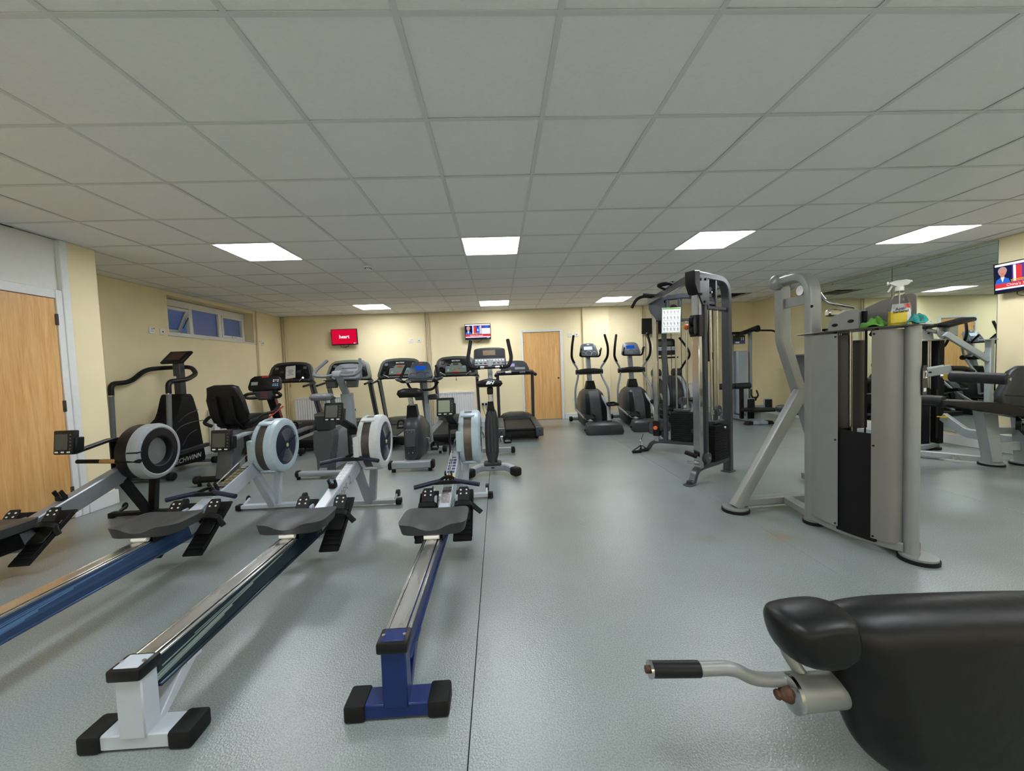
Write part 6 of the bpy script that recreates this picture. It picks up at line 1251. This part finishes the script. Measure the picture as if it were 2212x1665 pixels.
# ------------------------------------------------------------------ large press machine in the right foreground
def press_machine():
    O = Vector((2.33, 2.62, 0))
    t = thing('chest_press_machine', 'large silver grey weight machine with tall curved shrouds in the right foreground', 'weight machine', O)
    P1 = Vector((2.25, 2.68, 0)); P2 = Vector((2.40, 2.125, 0)); u = (P2-P1).normalized(); P2 = P1+u*0.555; L = 0.555
    M = frame(P1-O, u, Vector((u.y, -u.x, 0)))            # x from the far post to the near post, y towards the viewer, z = x cross y points down?
    if M.to_3x3() @ Vector((0, 0, 1)) != Vector((0, 0, 1)):
        n = Vector((u.y, -u.x, 0)); M = Matrix.Identity(4)
        for i in range(3): M[i][0], M[i][1], M[i][2], M[i][3] = u[i], n[i], (0, 0, 1)[i], (P1-O)[i]
    pre = lambda n_, m, *ops, **k: pin(M, m, n_, k.pop('parent', t), *ops, **k)
    zt = 1.368
    def sheet(pts, z0, z1, th=0.006):
        """upright sheet metal following a plan polyline"""
        return ('sweep', [(p[0], p[1], 0) for p in pts], [(-th/2, z0), (th/2, z0), (th/2, z1), (-th/2, z1)], {'up': (0, 0, 1)})
    def arc(a, b, bulge, n=10):
        a = Vector((*a, 0)); b = Vector((*b, 0)); d = b-a; nn = Vector((-d.y, d.x, 0)).normalized()
        return [(a+d*(i/n)+nn*bulge*math.sin(PI*i/n)) for i in range(n+1)]
    for x, r in ((0.0, 0.048), (L, 0.036)):
        p = pre('tower_post', SILV, ('cyl', (x, 0, 0.02), (x, 0, zt), r, {'n': 24}))
        f = pre('foot_disc', SILV, ('cyl', (x+(0.03 if x else 0), -0.01, 0.022), (x+(0.03 if x else 0), -0.01, 0.034), 0.085 if x else 0.062, {'n': 28})); pre('rubber_pad', RUB, ('cyl', (x+(0.03 if x else 0), -0.01, 0.0), (x+(0.03 if x else 0), -0.01, 0.022), 0.092 if x else 0.068, {'n': 28}), parent=f)
    la = pre('left_shroud', SILV, sheet(fillet([(0.030, 0.050, 0), (0.095, 0.088, 0), (0.228, 0.104, 0)], 0.05), 0.085, zt-0.012), sheet([(0.045, 0.035), (0.070, -0.05)], 0.085, zt-0.012))
    each('screw', BLK, la, M, [('cyl', (0.216, 0.102, z), (0.217, 0.110, z), 0.006, {'n': 8}) for z in (0.10, 0.66, 1.335)])
    ra = pre('right_shroud', TAUPE, sheet(fillet([(0.416, 0.106, 0), (0.50, 0.088, 0), (0.528, 0.020, 0)], 0.06, 8), 0.085, zt-0.012))
    each('screw', BLK, ra, M, [('cyl', (0.427, 0.103, z), (0.428, 0.110, z), 0.006, {'n': 8}) for z in (0.10, 0.66, 1.335)])
    pre('front_lower_panel', BLKM, sheet(arc((0.215, 0.090), (0.430, 0.092), 0.006), 0.060, 0.730), sheet([(0.22, 0.085), (0.22, -0.09)], 0.06, 0.73), sheet([(0.425, 0.085), (0.425, -0.09)], 0.06, 0.73))
    pre('inner_panel', BRONZ, sheet([(0.170, 0.02), (0.235, -0.02)], 0.70, zt-0.02), sheet(fillet([(0.232, -0.03, 0), (0.262, -0.06, 0), (0.268, -0.09, 0)], 0.02), 0.73, zt-0.06))
    for x in (0.232, 0.385): pre('guide_rod', CHROME, ('cyl', (x, -0.01, 0.10), (x, -0.01, zt), 0.011, {'n': 10}))
    pre('lift_cable', BLK, ('cyl', (0.310, -0.02, 0.55), (0.310, -0.02, zt), 0.005, {'n': 6}), ('cyl', (0.300, -0.05, 0.74), (0.300, -0.05, zt), 0.003, {'n': 6}))
    w = pre('weight_plate', BLKM, ('box', (0, 0, 0), (0.15, 0.12, 0.032), 0.003))
    for i in range(14):
        q = w if i == 0 else inst(w)
        q.location = M.to_3x3() @ Vector((0.32, -0.01, 0.12+0.034*i))
    pre('stack_rail', BLK, ('box', (0.372, 0.01, 1.02), (0.008, 0.02, 0.66), 0.002))
    pre('base_beam', SILV, ('sweep', arc((0.02, 0.02), (L-0.02, 0.02), 0.045), rrect(0.05, 0.055, 0.006), {'up': (0, 0, 1)}), parent=t).location.z = 0.062
    pre('rear_panel', BRONZ, sheet([(0.03, -0.12), (0.12, -0.14)], 0.08, zt-0.02), sheet([(0.42, -0.14), (L-0.03, -0.10)], 0.08, zt-0.02))
    # top sheet
    top = pre('top_plate', BRONZ, ('prism', [(-0.085, 0.035), (-0.02, 0.075), (0.12, 0.125), (0.30, 0.140), (0.48, 0.115), (L+0.03, 0.055), (L+0.042, -0.02), (L+0.02, -0.15), (-0.03, -0.15)], 0.007, T(0, 0, zt+0.0035), 0.001))
    each('under_bolt', BLK, top, M, [('cyl', (x, y, zt-0.014), (x, y, zt), 0.010, {'n': 8}) for x, y in ((0.205, 0.09), (0.432, 0.09))]); pre('cable_guide', BLKM, ('tube', [(0.37, 0.02, zt-0.03), (0.382, 0.05, zt-0.034), (0.40, 0.06, zt-0.012)], 0.012, 8), parent=top)
    bk = pre('pulley_bracket', SILV, *[('prism', [(0.125, 0.0), (0.298, 0.0), (0.298, 0.125), (0.235, 0.128), (0.16, 0.10), (0.128, 0.06)], 0.006, frame((0, yy, zt+0.007), (1, 0, 0), (0, 0, 1)), 0.001) for yy in (0.035, -0.045)], ('box', (0.301, -0.005, zt+0.07), (0.006, 0.086, 0.115), 0.001))
    each('oval_slot', BLK, bk, M, [('ell', (x, 0.0385, zt+z), (0.019, 0.004, 0.011), 14, 6) for x, z in ((0.168, 0.048), (0.262, 0.064))])
    pre('bracket_pulley', BLKM, ('cyl', (0.20, -0.03, zt+0.07), (0.20, 0.02, zt+0.07), 0.045, {'n': 20})); pre('bracket_arm', BLKM, ('bar', [(0.312, 0.0, zt+0.02), (0.322, 0.01, zt+0.12)], 0.018, 0.05))
    pre('back_board', TAUPE, ('prism', [(0.215, 0.0), (0.508, 0.0), (0.508, 0.180), (0.490, 0.196), (0.42, 0.192), (0.33, 0.175), (0.25, 0.145), (0.215, 0.125)], 0.006, frame((0, -0.125, zt+0.007), (1, 0, 0), (0, 0, 1)), 0.001))
    # arch over the tower and bent upright behind it
    W = lambda *p: Vector(p)-O
    part('arch_tube', SILV, t, ('sweep', fillet([W(2.25, 2.68, zt), W(2.25, 2.68, 1.80), W(2.28, 3.08, 1.815)], 0.17, 8), rrect(0.062, 0.088, 0.014, 3), {'up': (1, 0, 0)}))
    part('arch_slot', BLK, t, ('ell', W(2.216, 2.655, 1.565), (0.006, 0.018, 0.012), 12, 6, RZ(10)))
    part('top_cylinder', SILV, t, ('lathe', [(0, 0), (0.035, 0), (0.058, 0.015), (0.060, 0.04), (0.052, 0.05), (0.052, 0.11), (0.062, 0.115), (0.062, 0.16), (0.04, 0.175), (0, 0.175)], W(2.22, 3.03, 1.812), (1, 0.15, 0), 24))
    part('bent_upright', SILV, t, ('sweep', fillet([W(2.31, 3.05, 1.80), W(2.31, 3.05, 1.35), W(2.43, 3.05, 0.97), W(2.60, 3.05, 0.45), W(2.66, 3.05, 0.06)], [0.05, 0.05, 0.05]), rrect(0.080, 0.085, 0.010), {'up': (0, 1, 0)}))
    part('cross_plate', SILV, t, ('box', W(2.30, 2.88, 1.640), (0.012, 0.30, 0.075), 0.003))
    part('arch_pulley', CHROME, t, ('cyl', W(2.235, 2.78, 1.70), W(2.26, 2.78, 1.70), 0.035, {'n': 18}))
    part('cam_arm', CHROME, t, ('tube', [W(2.35, 2.80, 1.75), W(2.38, 2.72, 1.60), W(2.50, 2.62, 1.545)], 0.012, 10, 0.04), ('box', W(2.45, 2.70, 1.52), (0.16, 0.05, 0.05), 0.01))
    part('diagonal_leg', SILV, t, ('sweep', [W(1.868, 2.985, 0.03), W(2.42, 3.0, 0.935)], rrect(0.085, 0.075, 0.012, 2), {'up': (0, 1, 0)}))
    f = part('foot_disc', SILV, t, ('cyl', W(1.862, 2.98, 0.022), W(1.862, 2.98, 0.034), 0.092, {'n': 28})); part('rubber_pad', RUB, f, ('cyl', W(1.862, 2.98, 0), W(1.862, 2.98, 0.022), 0.10, {'n': 28}))
    part('floor_beam', SILV, t, ('bar', [W(1.90, 2.99, 0.068), W(2.70, 3.04, 0.068)], 0.075, 0.062, {'b': 0.008})); part('floor_beam', SILV, t, ('bar', [W(2.30, 3.02, 0.068), W(2.25, 2.70, 0.068)], 0.07, 0.060, {'b': 0.008}))
    part('floor_beam', SILV, t, ('bar', [W(2.66, 3.04, 0.068), W(2.42, 2.15, 0.068)], 0.07, 0.060, {'b': 0.008}))
    # seat behind
    part('back_pad', VINYLG, t, ('box', W(2.78, 3.36, 1.06), (0.34, 0.09, 0.36), 0.04, RX(-14), 3)); part('seat_pad', VINYLG, t, ('box', W(2.98, 3.62, 0.70), (0.38, 0.38, 0.075), 0.03, None, 3))
    part('seat_post', SILV, t, ('box', W(2.98, 3.55, 0.36), (0.08, 0.10, 0.66), 0.008), ('bar', [W(2.70, 3.06, 0.6), W(2.86, 3.45, 0.85)], 0.05, 0.05), ('box', W(2.98, 3.35, 0.05), (0.08, 0.60, 0.06), 0.006))
    q = P2-O+Vector((0.036, -0.030, 1.055)); Mn = frame(q, (0.92, 0.40, 0), (0, 0, 1))
    n = pin(Mn, BLK, 'number_plate', t, ('prism', [(-0.028, -0.085), (0.028, -0.085), (0.032, 0.05), (0.02, 0.085), (-0.02, 0.085), (-0.032, 0.05)], 0.006, None, 0.001))
    pin(Mn, WHITEP, 'number', n, ('text', '12', 0.060, T(0, 0.03, 0.0035), {'bold': 0.001}), recalc=False, flat=True)
    pin(Mn, WHITEP, 'plate_mark', n, ('box', (0, -0.055, 0.0035), (0.03, 0.02, 0.001), 0))
press_machine()
# ------------------------------------------------------------------ leg extension machine by the mirror
def leg_machine():
    O = Vector((5.1, 3.95, 0))
    t = thing('leg_extension_machine', 'grey leg extension machine with black foam rollers in front of the mirror', 'weight machine', O)
    W = lambda *p: Vector(p)-O
    LG2 = pmat('pale_machine_grey', (0.34, 0.38, 0.385), 0.4, metal=0.2, var=0.04)
    for x, y in ((5.15, 3.83), (5.46, 3.80)):
        f = part('foot_disc', LG2, t, ('cyl', W(x, y, 0.020), W(x, y, 0.032), 0.088, {'n': 24})); part('rubber_pad', RUB, f, ('cyl', W(x, y, 0), W(x, y, 0.020), 0.098, {'n': 24}))
    part('seat_column', LG2, t, ('prism', [(0.05, 0.03), (0.20, 0.03), (0.13, 0.40), (0.12, 0.64), (-0.08, 0.60), (0.0, 0.40)], 0.09, frame(W(5.03, 3.82, 0), (1, 0.05, 0), (0, 0, 1)), 0.015))
    part('back_column', LG2, t, ('prism', [(-0.06, 0.03), (0.10, 0.03), (0.10, 0.30), (0.02, 0.50), (-0.12, 0.52), (-0.06, 0.35)], 0.09, frame(W(5.46, 3.80, 0), (1, 0.05, 0), (0, 0, 1)), 0.015))
    part('column_tie', LG2, t, ('bar', [W(5.18, 3.82, 0.20), W(5.44, 3.80, 0.20)], 0.05, 0.09), ('bar', [W(5.15, 3.86, 0.36), W(5.46, 3.84, 0.36)], 0.05, 0.07))
    fb = part('floor_beam', LG2, t, ('bar', [W(4.78, 4.30, 0.055), W(5.14, 3.86, 0.055)], 0.06, 0.06), ('bar', [W(4.70, 4.34, 0.055), W(5.45, 4.60, 0.055)], 0.06, 0.06)); part('beam_bolt', STEEL, fb, ('cyl', W(4.97, 4.00, 0.055), W(4.93, 3.97, 0.055), 0.025, {'n': 10}))
    part('side_beam', LG2, t, ('bar', [W(5.42, 4.50, 0.42), W(5.40, 4.25, 0.26), W(5.46, 3.86, 0.24)], 0.05, 0.10, {'fr': 0.05}))
    # weight tower
    tw = part('weight_tower', BLKM, t, ('box', W(5.23, 4.62, 0.42), (0.11, 0.20, 0.72), 0.01), ('box', W(5.42, 4.62, 0.72), (0.08, 0.20, 1.28), 0.01), ('box', W(5.23, 4.70, 1.02), (0.14, 0.04, 0.66), 0.01))
    for x in (5.315, 5.34): part('guide_rod', CHROME, t, ('cyl', W(x, 4.58, 0.06), W(x, 4.58, 1.35), 0.011, {'n': 10}))
    part('tower_cap', LG2, t, ('box', W(5.30, 4.62, 1.36), (0.32, 0.24, 0.02), 0.004), ('prism', [(-0.10, 0.0), (0.06, 0.0), (0.03, 0.16), (-0.07, 0.17)], 0.006, frame(W(5.25, 4.52, 1.37), (1, 0, 0), (0, 0, 1)), 0.001)); part('cap_slot', BLK, t, ('ell', W(5.24, 4.515, 1.44), (0.018, 0.004, 0.011), 12, 6))
    part('cam_disc', LG2, t, ('lathe', [(0, 0), (0.085, 0), (0.09, 0.008), (0.085, 0.016), (0, 0.016)], W(5.38, 4.50, 1.46), (0.25, -1, 0), 28)); 
    part('tower_foot', RUB, t, ('cyl', W(5.40, 4.58, 0), W(5.40, 4.58, 0.03), 0.07, {'n': 20})); part('pin_slot', BLK, t, ('box', W(5.36, 4.515, 0.45), (0.03, 0.006, 0.60), 0.001))
    part('selector_pin', YELLOW, t, ('cyl', W(5.36, 4.52, 0.42), W(5.36, 4.44, 0.42), 0.008, {'n': 8}), ('box', W(5.36, 4.435, 0.42), (0.05, 0.014, 0.016), 0.004), ('box', W(5.385, 4.435, 0.42), (0.012, 0.014, 0.06), 0.004))
    part('frame_post', LG2, t, ('box', W(5.60, 4.20, 0.67), (0.055, 0.06, 1.32), 0.008), ('box', W(5.58, 4.20, 1.33), (0.14, 0.08, 0.012), 0.003))
    part('frame_brace', LG2, t, ('bar', [W(5.585, 4.20, 1.10), W(5.25, 4.35, 1.42)], 0.05, 0.06))
    # pads
    part('arm_pad', BLK, t, ('box', W(5.47, 4.43, 1.555), (0.36, 0.16, 0.045), 0.018, RY(-12) @ RX(8), 2)); part('arm_pad', BLK, t, ('box', W(5.20, 4.50, 1.52), (0.14, 0.14, 0.045), 0.018, RY(-8), 2)); part('arm_pad_bracket', LG2, t, ('box', W(5.46, 4.46, 1.47), (0.12, 0.05, 0.15), 0.008), ('bar', [W(5.20, 4.52, 1.49), W(5.42, 4.48, 1.42)], 0.04, 0.04))
    part('seat_pad', VINYL, t, ('prism', [(-0.46, 0.03), (0.0, -0.005), (0.08, -0.02), (0.36, -0.12), (0.36, -0.19), (0.0, -0.085), (-0.46, -0.045)], 0.34, frame(W(4.90, 3.72, 0.70), (1, -0.25, 0), (0, 0, 1)), 0.03, 3), angle=55)
    part('seat_frame', LG2, t, ('bar', [W(4.95, 3.78, 0.60), W(5.45, 3.62, 0.48)], 0.06, 0.05)); part('adjust_plate', BLK, t, ('cyl', W(5.17, 3.66, 0.47), W(5.19, 3.63, 0.47), 0.07, {'n': 20}), ('bar', [W(5.22, 3.66, 0.44), W(5.36, 3.66, 0.30)], 0.03, 0.07)); part('gas_strut', CHROME, t, ('cyl', W(5.15, 3.62, 0.52), W(5.45, 3.56, 0.48), 0.018, {'n': 10}))
    Mb = frame(W(5.30, 3.72, 0.84), (1, -0.35, 0), (0.12, 0.10, 1))
    bp = pin(Mb, VINYLG, 'back_pad', t, ('prism', [(-0.20, -0.20), (-0.15, -0.235), (0.15, -0.235), (0.22, -0.18), (0.22, 0.14), (0.16, 0.20), (-0.02, 0.20), (-0.09, 0.15), (-0.20, -0.08)], 0.10, None, 0.035, 3), angle=55)
    pin(Mb, BLK, 'pad_seam', bp, ('tube', [(-0.17, -0.10, 0.051), (0, -0.115, 0.053), (0.20, -0.11, 0.051)], 0.004, 6)); part('back_pad_arm', BLK, t, ('bar', [W(5.36, 3.78, 0.66), W(5.30, 3.80, 0.52)], 0.05, 0.05))
    # rollers and lever
    for a, b_ in ((W(4.42, 3.62, 0.968), W(4.565, 3.285, 0.945)), (W(4.30, 4.08, 0.735), W(4.47, 3.70, 0.715))):
        r = part('foam_roller', FOAM, t, ('cyl', a, b_, 0.052, {'n': 24, 'bev': 0.012})); d = (b_-a).normalized()
        part('roller_end', STEEL, r, ('cyl', b_, b_+d*0.012, 0.014, {'n': 12})); part('roller_axle', STEEL, r, ('cyl', a-d*0.06, a, 0.014, {'n': 10}))
    part('lever_arm', LG2, t, *[('bar', [W(4.28, 3.92+q, 0.97), W(4.48, 3.68+q, 1.04)], 0.010, 0.085) for q in (-0.03, 0.03)], ('bar', [W(4.34, 3.92, 0.95), W(4.36, 3.98, 0.74)], 0.05, 0.06)); part('lever_slot', BLK, t, ('ell', W(4.385, 3.76, 1.008), (0.016, 0.012, 0.010), 12, 6))
    part('lever_joint', BRASS, t, ('cyl', W(4.42, 3.64, 0.965), W(4.39, 3.61, 0.96), 0.034, {'n': 14})); part('lever_grip', BLK, t, ('tube', [W(4.48, 3.66, 1.045), W(4.58, 3.62, 1.04), W(4.63, 3.60, 1.0)], 0.026, 10, 0.04), ('tube', [W(4.46, 3.60, 0.93), W(4.55, 3.58, 0.87)], 0.018, 8))
leg_machine()

# ------------------------------------------------------------------ padded bench in the near right corner
def bench():
    O = Vector((1.15, 1.05, 0))
    t = thing('padded_bench', 'black vinyl padded machine bench with a silver side handle, cut by the near right corner', 'gym bench', O)
    W = lambda *p: Vector(p)-O
    M = frame(W(0.07, 1.0, -0.062), (1, 0, 0), (0, 0.10, 1))
    main = [(0.835, 0.545), (0.98, 0.565), (1.18, 0.562), (1.40, 0.556), (1.62, 0.545), (1.66, 0.50), (1.66, 0.16), (1.60, 0.10), (1.30, 0.062), (1.085, 0.070), (0.985, 0.098), (0.912, 0.165), (0.880, 0.267), (0.868, 0.36), (0.852, 0.43), (0.835, 0.48)]
    def smooth(pts, it=2):
        for _ in range(it):
            o = []
            for a, b in zip(pts, pts[1:]+pts[:1]): o += [(a[0]*.75+b[0]*.25, a[1]*.75+b[1]*.25), (a[0]*.25+b[0]*.75, a[1]*.25+b[1]*.75)]
            pts = o
        return pts
    def pillow(pts, d, name, r):
        """cushion: stacked insets of an outline, puffed towards both faces"""
        cx, cy = r[0], r[1]; secs = []
        for k in range(17):
            th = PI*k/16; z = -math.cos(th); q = 1-r[2]*(1-math.sin(th))
            secs.append([(cx+(p[0]-cx)*q, cy+(p[1]-cy)*q, z*d/2) for p in pts])
        b = MB(); b.M = M; b.loft(secs); return b.build(name, VINYL, t, angle=70)
    pm = pillow(smooth(main), 0.20, 'main_pad', (1.26, 0.30, 0.34))
    roll = [(0.690, 0.545), (0.76, 0.560), (0.86, 0.566), (0.905, 0.55), (0.905, 0.45), (0.850, 0.412), (0.79, 0.408), (0.725, 0.42), (0.695, 0.47)]
    pr = pillow(smooth(roll), 0.18, 'side_roll', (0.81, 0.485, 0.48))
    part('underside_board', BLKM, t, ('box', W(1.34, 1.09, 0.28), (0.60, 0.02, 0.30), 0.004))
    h = part('side_handle', SILV, t, ('tube', [W(0.54, 1.05, 0.330), W(0.645, 1.05, 0.327), W(0.70, 1.05, 0.290), W(0.79, 1.06, 0.272), W(0.88, 1.07, 0.268)], 0.0185, 14, 0.04), ('tube', [W(0.862, 1.06, 0.272), W(0.834, 1.10, 0.335), W(0.86, 1.12, 0.365), W(1.0, 1.12, 0.365)], 0.017, 12, 0.03))
    part('handle_grip', BLK, h, ('cyl', W(0.405, 1.05, 0.3385), W(0.545, 1.05, 0.330), 0.0215, {'n': 20, 'bev': 0.002})); part('grip_ring', CHROME, h, ('cyl', W(0.398, 1.05, 0.339), W(0.406, 1.05, 0.3385), 0.023, {'n': 20})); part('grip_bolt', RUST, h, ('cyl', W(0.388, 1.05, 0.3395), W(0.398, 1.05, 0.339), 0.010, {'n': 10}))
    part('chipped_tube', RUST, h, ('cyl', W(0.875, 1.12, 0.365), W(0.93, 1.12, 0.365), 0.018, {'n': 12}))
    hb = part('pivot_hub', SILV, t, ('cyl', W(0.808, 1.04, 0.247), W(1.20, 1.06, 0.240), 0.047, {'n': 28, 'bev': 0.003}))
    part('hub_ring', CHROME, hb, ('lathe', [(0, -0.006), (0.036, -0.006), (0.050, 0.0), (0.050, 0.010), (0.0, 0.010)], W(0.805, 1.04, 0.247), (1, 0, 0), 28)); part('hub_bolt', RUST, hb, ('lathe', [(0, -0.040), (0.012, -0.040), (0.014, -0.034), (0.012, -0.028), (0.017, -0.022), (0.024, -0.008), (0.024, 0), (0, 0)], W(0.803, 1.04, 0.247), (1, 0, 0), 20))
    part('support_post', SILV, t, ('box', W(1.45, 1.14, 0.17), (0.09, 0.09, 0.30), 0.01), ('box', W(1.50, 1.12, 0.02), (0.30, 0.10, 0.04), 0.008), ('box', W(1.32, 1.10, 0.25), (0.30, 0.06, 0.08), 0.01))
bench()

# ------------------------------------------------------------------ cleaning things on the press machine
def cleaning():
    z = 1.3755
    t = thing('spray_bottle', 'clear spray bottle half full of yellow cleaner standing on the press machine', 'spray bottle', (2.388, 2.215, z), -42)
    GL = pmat('clear_bottle_plastic', (0.92, 0.94, 0.95), 0.08, trans=1.0, ior=1.12, var=0.0)
    LIQ = pmat('yellow_liquid', (0.72, 0.55, 0.04), 0.15, var=0.05)
    def ov(b, prof, sx=1.0, sy=0.62, n=28): 
        old = b.M; b.M = old @ Matrix.Diagonal((sx, sy, 1, 1)); b.lathe(prof, n=n); b.M = old
    outer = [(0, 0), (0.046, 0), (0.052, 0.006), (0.053, 0.03), (0.050, 0.07), (0.051, 0.10), (0.046, 0.13), (0.034, 0.165), (0.022, 0.185), (0.017, 0.20), (0.017, 0.212)]
    P('bottle_body', GL, t, lambda b: ov(b, outer+[(0.0155, 0.212), (0.0155, 0.20), (0.0325, 0.164), (0.0445, 0.13), (0.0495, 0.10), (0.0485, 0.07), (0.0515, 0.03), (0.050, 0.004), (0, 0.003)]))
    P('liquid', LIQ, t, lambda b: ov(b, [(0, 0.0035), (0.0495, 0.0045), (0.0508, 0.03), (0.0482, 0.068), (0.0485, 0.088), (0, 0.088)]))
    P('dip_tube', UPVC, t, lambda b: b.cyl((0, 0, 0.01), (0, 0, 0.215), 0.003, n=8))
    def lab(b):
        def f(rad, a0, a1, z0, z1, k, off):
            b.mat(k); n = 9; vs = []
            for i in range(n):
                a = R(a0+(a1-a0)*i/(n-1))
                for zz in (z0, z1): vs.append((rad(zz)*math.cos(a)+0, rad(zz)*0.62*math.sin(a)-off, zz))
            b.add(vs, [[2*i, 2*i+2, 2*i+3, 2*i+1] for i in range(n-1)])
        rad = lambda z_: 0.0535 if z_ < 0.1 else 0.0535-(z_-0.1)*0.30
        f(rad, 225, 305, 0.018, 0.082, 1, 0.0003); f(rad, 305, 330, 0.018, 0.082, 0, 0.0003); f(rad, 225, 330, 0.082, 0.128, 0, 0.0003); f(rad, 292, 330, 0.103, 0.126, 2, 0.0012)
    P('label', [pmat('label_clear_white', (0.62, 0.64, 0.64), 0.5), pmat('label_yellow', (0.75, 0.58, 0.05), 0.45), RED], t, lab, recalc=False)
    P('label_lettering', [INK, WHITEP], t, lambda b: (b.text('Anti-', 0.022, frame((0.002, -0.0356, 0.097), (1, 0.12, 0.1), (0, 0.12, 1)), bold=0.0006), b.text('bacterial', 0.019, frame((0.003, -0.0368, 0.082), (1, 0.10, 0.08), (0, 0.0, 1)), bold=0.0006)), recalc=False, flat=True)
    P('neck_collar', UPVC, t, lambda b: b.cyl((0, 0, 0.205), (0, 0, 0.228), 0.020, n=20))
    hd = P('trigger_head', pmat('translucent_white_plastic', (0.85, 0.85, 0.78), 0.3, trans=0.3), t, lambda b: (b.prism([(-0.048, 0.246), (-0.044, 0.262), (-0.015, 0.268), (0.030, 0.268), (0.052, 0.258), (0.056, 0.248), (0.030, 0.240), (0.016, 0.228), (-0.016, 0.228), (-0.018, 0.244)], 0.026, frame((0, 0, 0), (1, 0, 0), (0, 0, 1)), 0.006, 2)))
    P('trigger', UPVC, t, lambda b: b.bar([(-0.030, 0, 0.246), (-0.036, 0, 0.228), (-0.050, 0, 0.205)], 0.016, 0.009, fr=0.01))
    P('nozzle', UPVC, hd, lambda b: b.cyl((-0.054, 0, 0.255), (-0.046, 0, 0.255), 0.011, n=12))
    def cloth(name, label, loc, rz, m1, m2, w, d, h, seed):
        o = thing(name, label, 'cloth', loc, rz)
        rs = random.Random(seed); ph = [rs.uniform(0, 6.28) for _ in range(8)]
        def f(u, v):
            a, r_ = u*2*PI, v
            x = w/2*r_*math.cos(a)*(1+0.10*math.sin(3*a+ph[0])); y = d/2*r_*math.sin(a)*(1+0.10*math.sin(2*a+ph[1]))
            zz = h*(1-r_**2.4)*(0.50+0.34*math.sin(3*a+ph[2]+3*r_)*r_**0.5+0.26*math.sin(5*a+ph[3]+7*r_)*r_**0.5+0.12*math.sin(9*r_+ph[6])) + h*0.25*max(0, math.sin(4*a+ph[4]))*r_**3*(1-r_)*6
            return (x, y, max(0.003, zz+0.004+0.20*h*r_**4*max(0, math.sin(3*a+ph[5]))))
        b = MB(); b.grid(f, 41, 13)
        o1 = b.build('folded_cloth', m1, o, angle=80)
        md = o1.modifiers.new('thickness', 'SOLIDIFY'); md.thickness = 0.003; md.offset = 1
        b = MB(); b.tube([Vector(f(i/40, 1.0))+Vector((0, 0, 0.002)) for i in range(40)], 0.0028, 6, closed=True); b.build('cloth_hem', m2, o)
    GC = pmat('green_microfibre', (0.10, 0.33, 0.03), 0.9, var=0.25, scale=60, bump=0.5, bscale=500, sheen=0.3); TC = pmat('teal_microfibre', (0.03, 0.30, 0.29), 0.9, var=0.25, scale=60, bump=0.5, bscale=500, sheen=0.3)
    cloth('cleaning_cloth', 'crumpled bright green cloth left of the spray bottle', (2.342, 2.325, z), 110, GC, pmat('green_hem', (0.22, 0.50, 0.10), 0.9), 0.135, 0.085, 0.075, 4)
    cloth('cleaning_cloth', 'crumpled teal cloth right of the spray bottle', (2.376, 2.112, z), 100, TC, pmat('teal_hem', (0.10, 0.42, 0.42), 0.9), 0.092, 0.075, 0.065, 9)
cleaning()
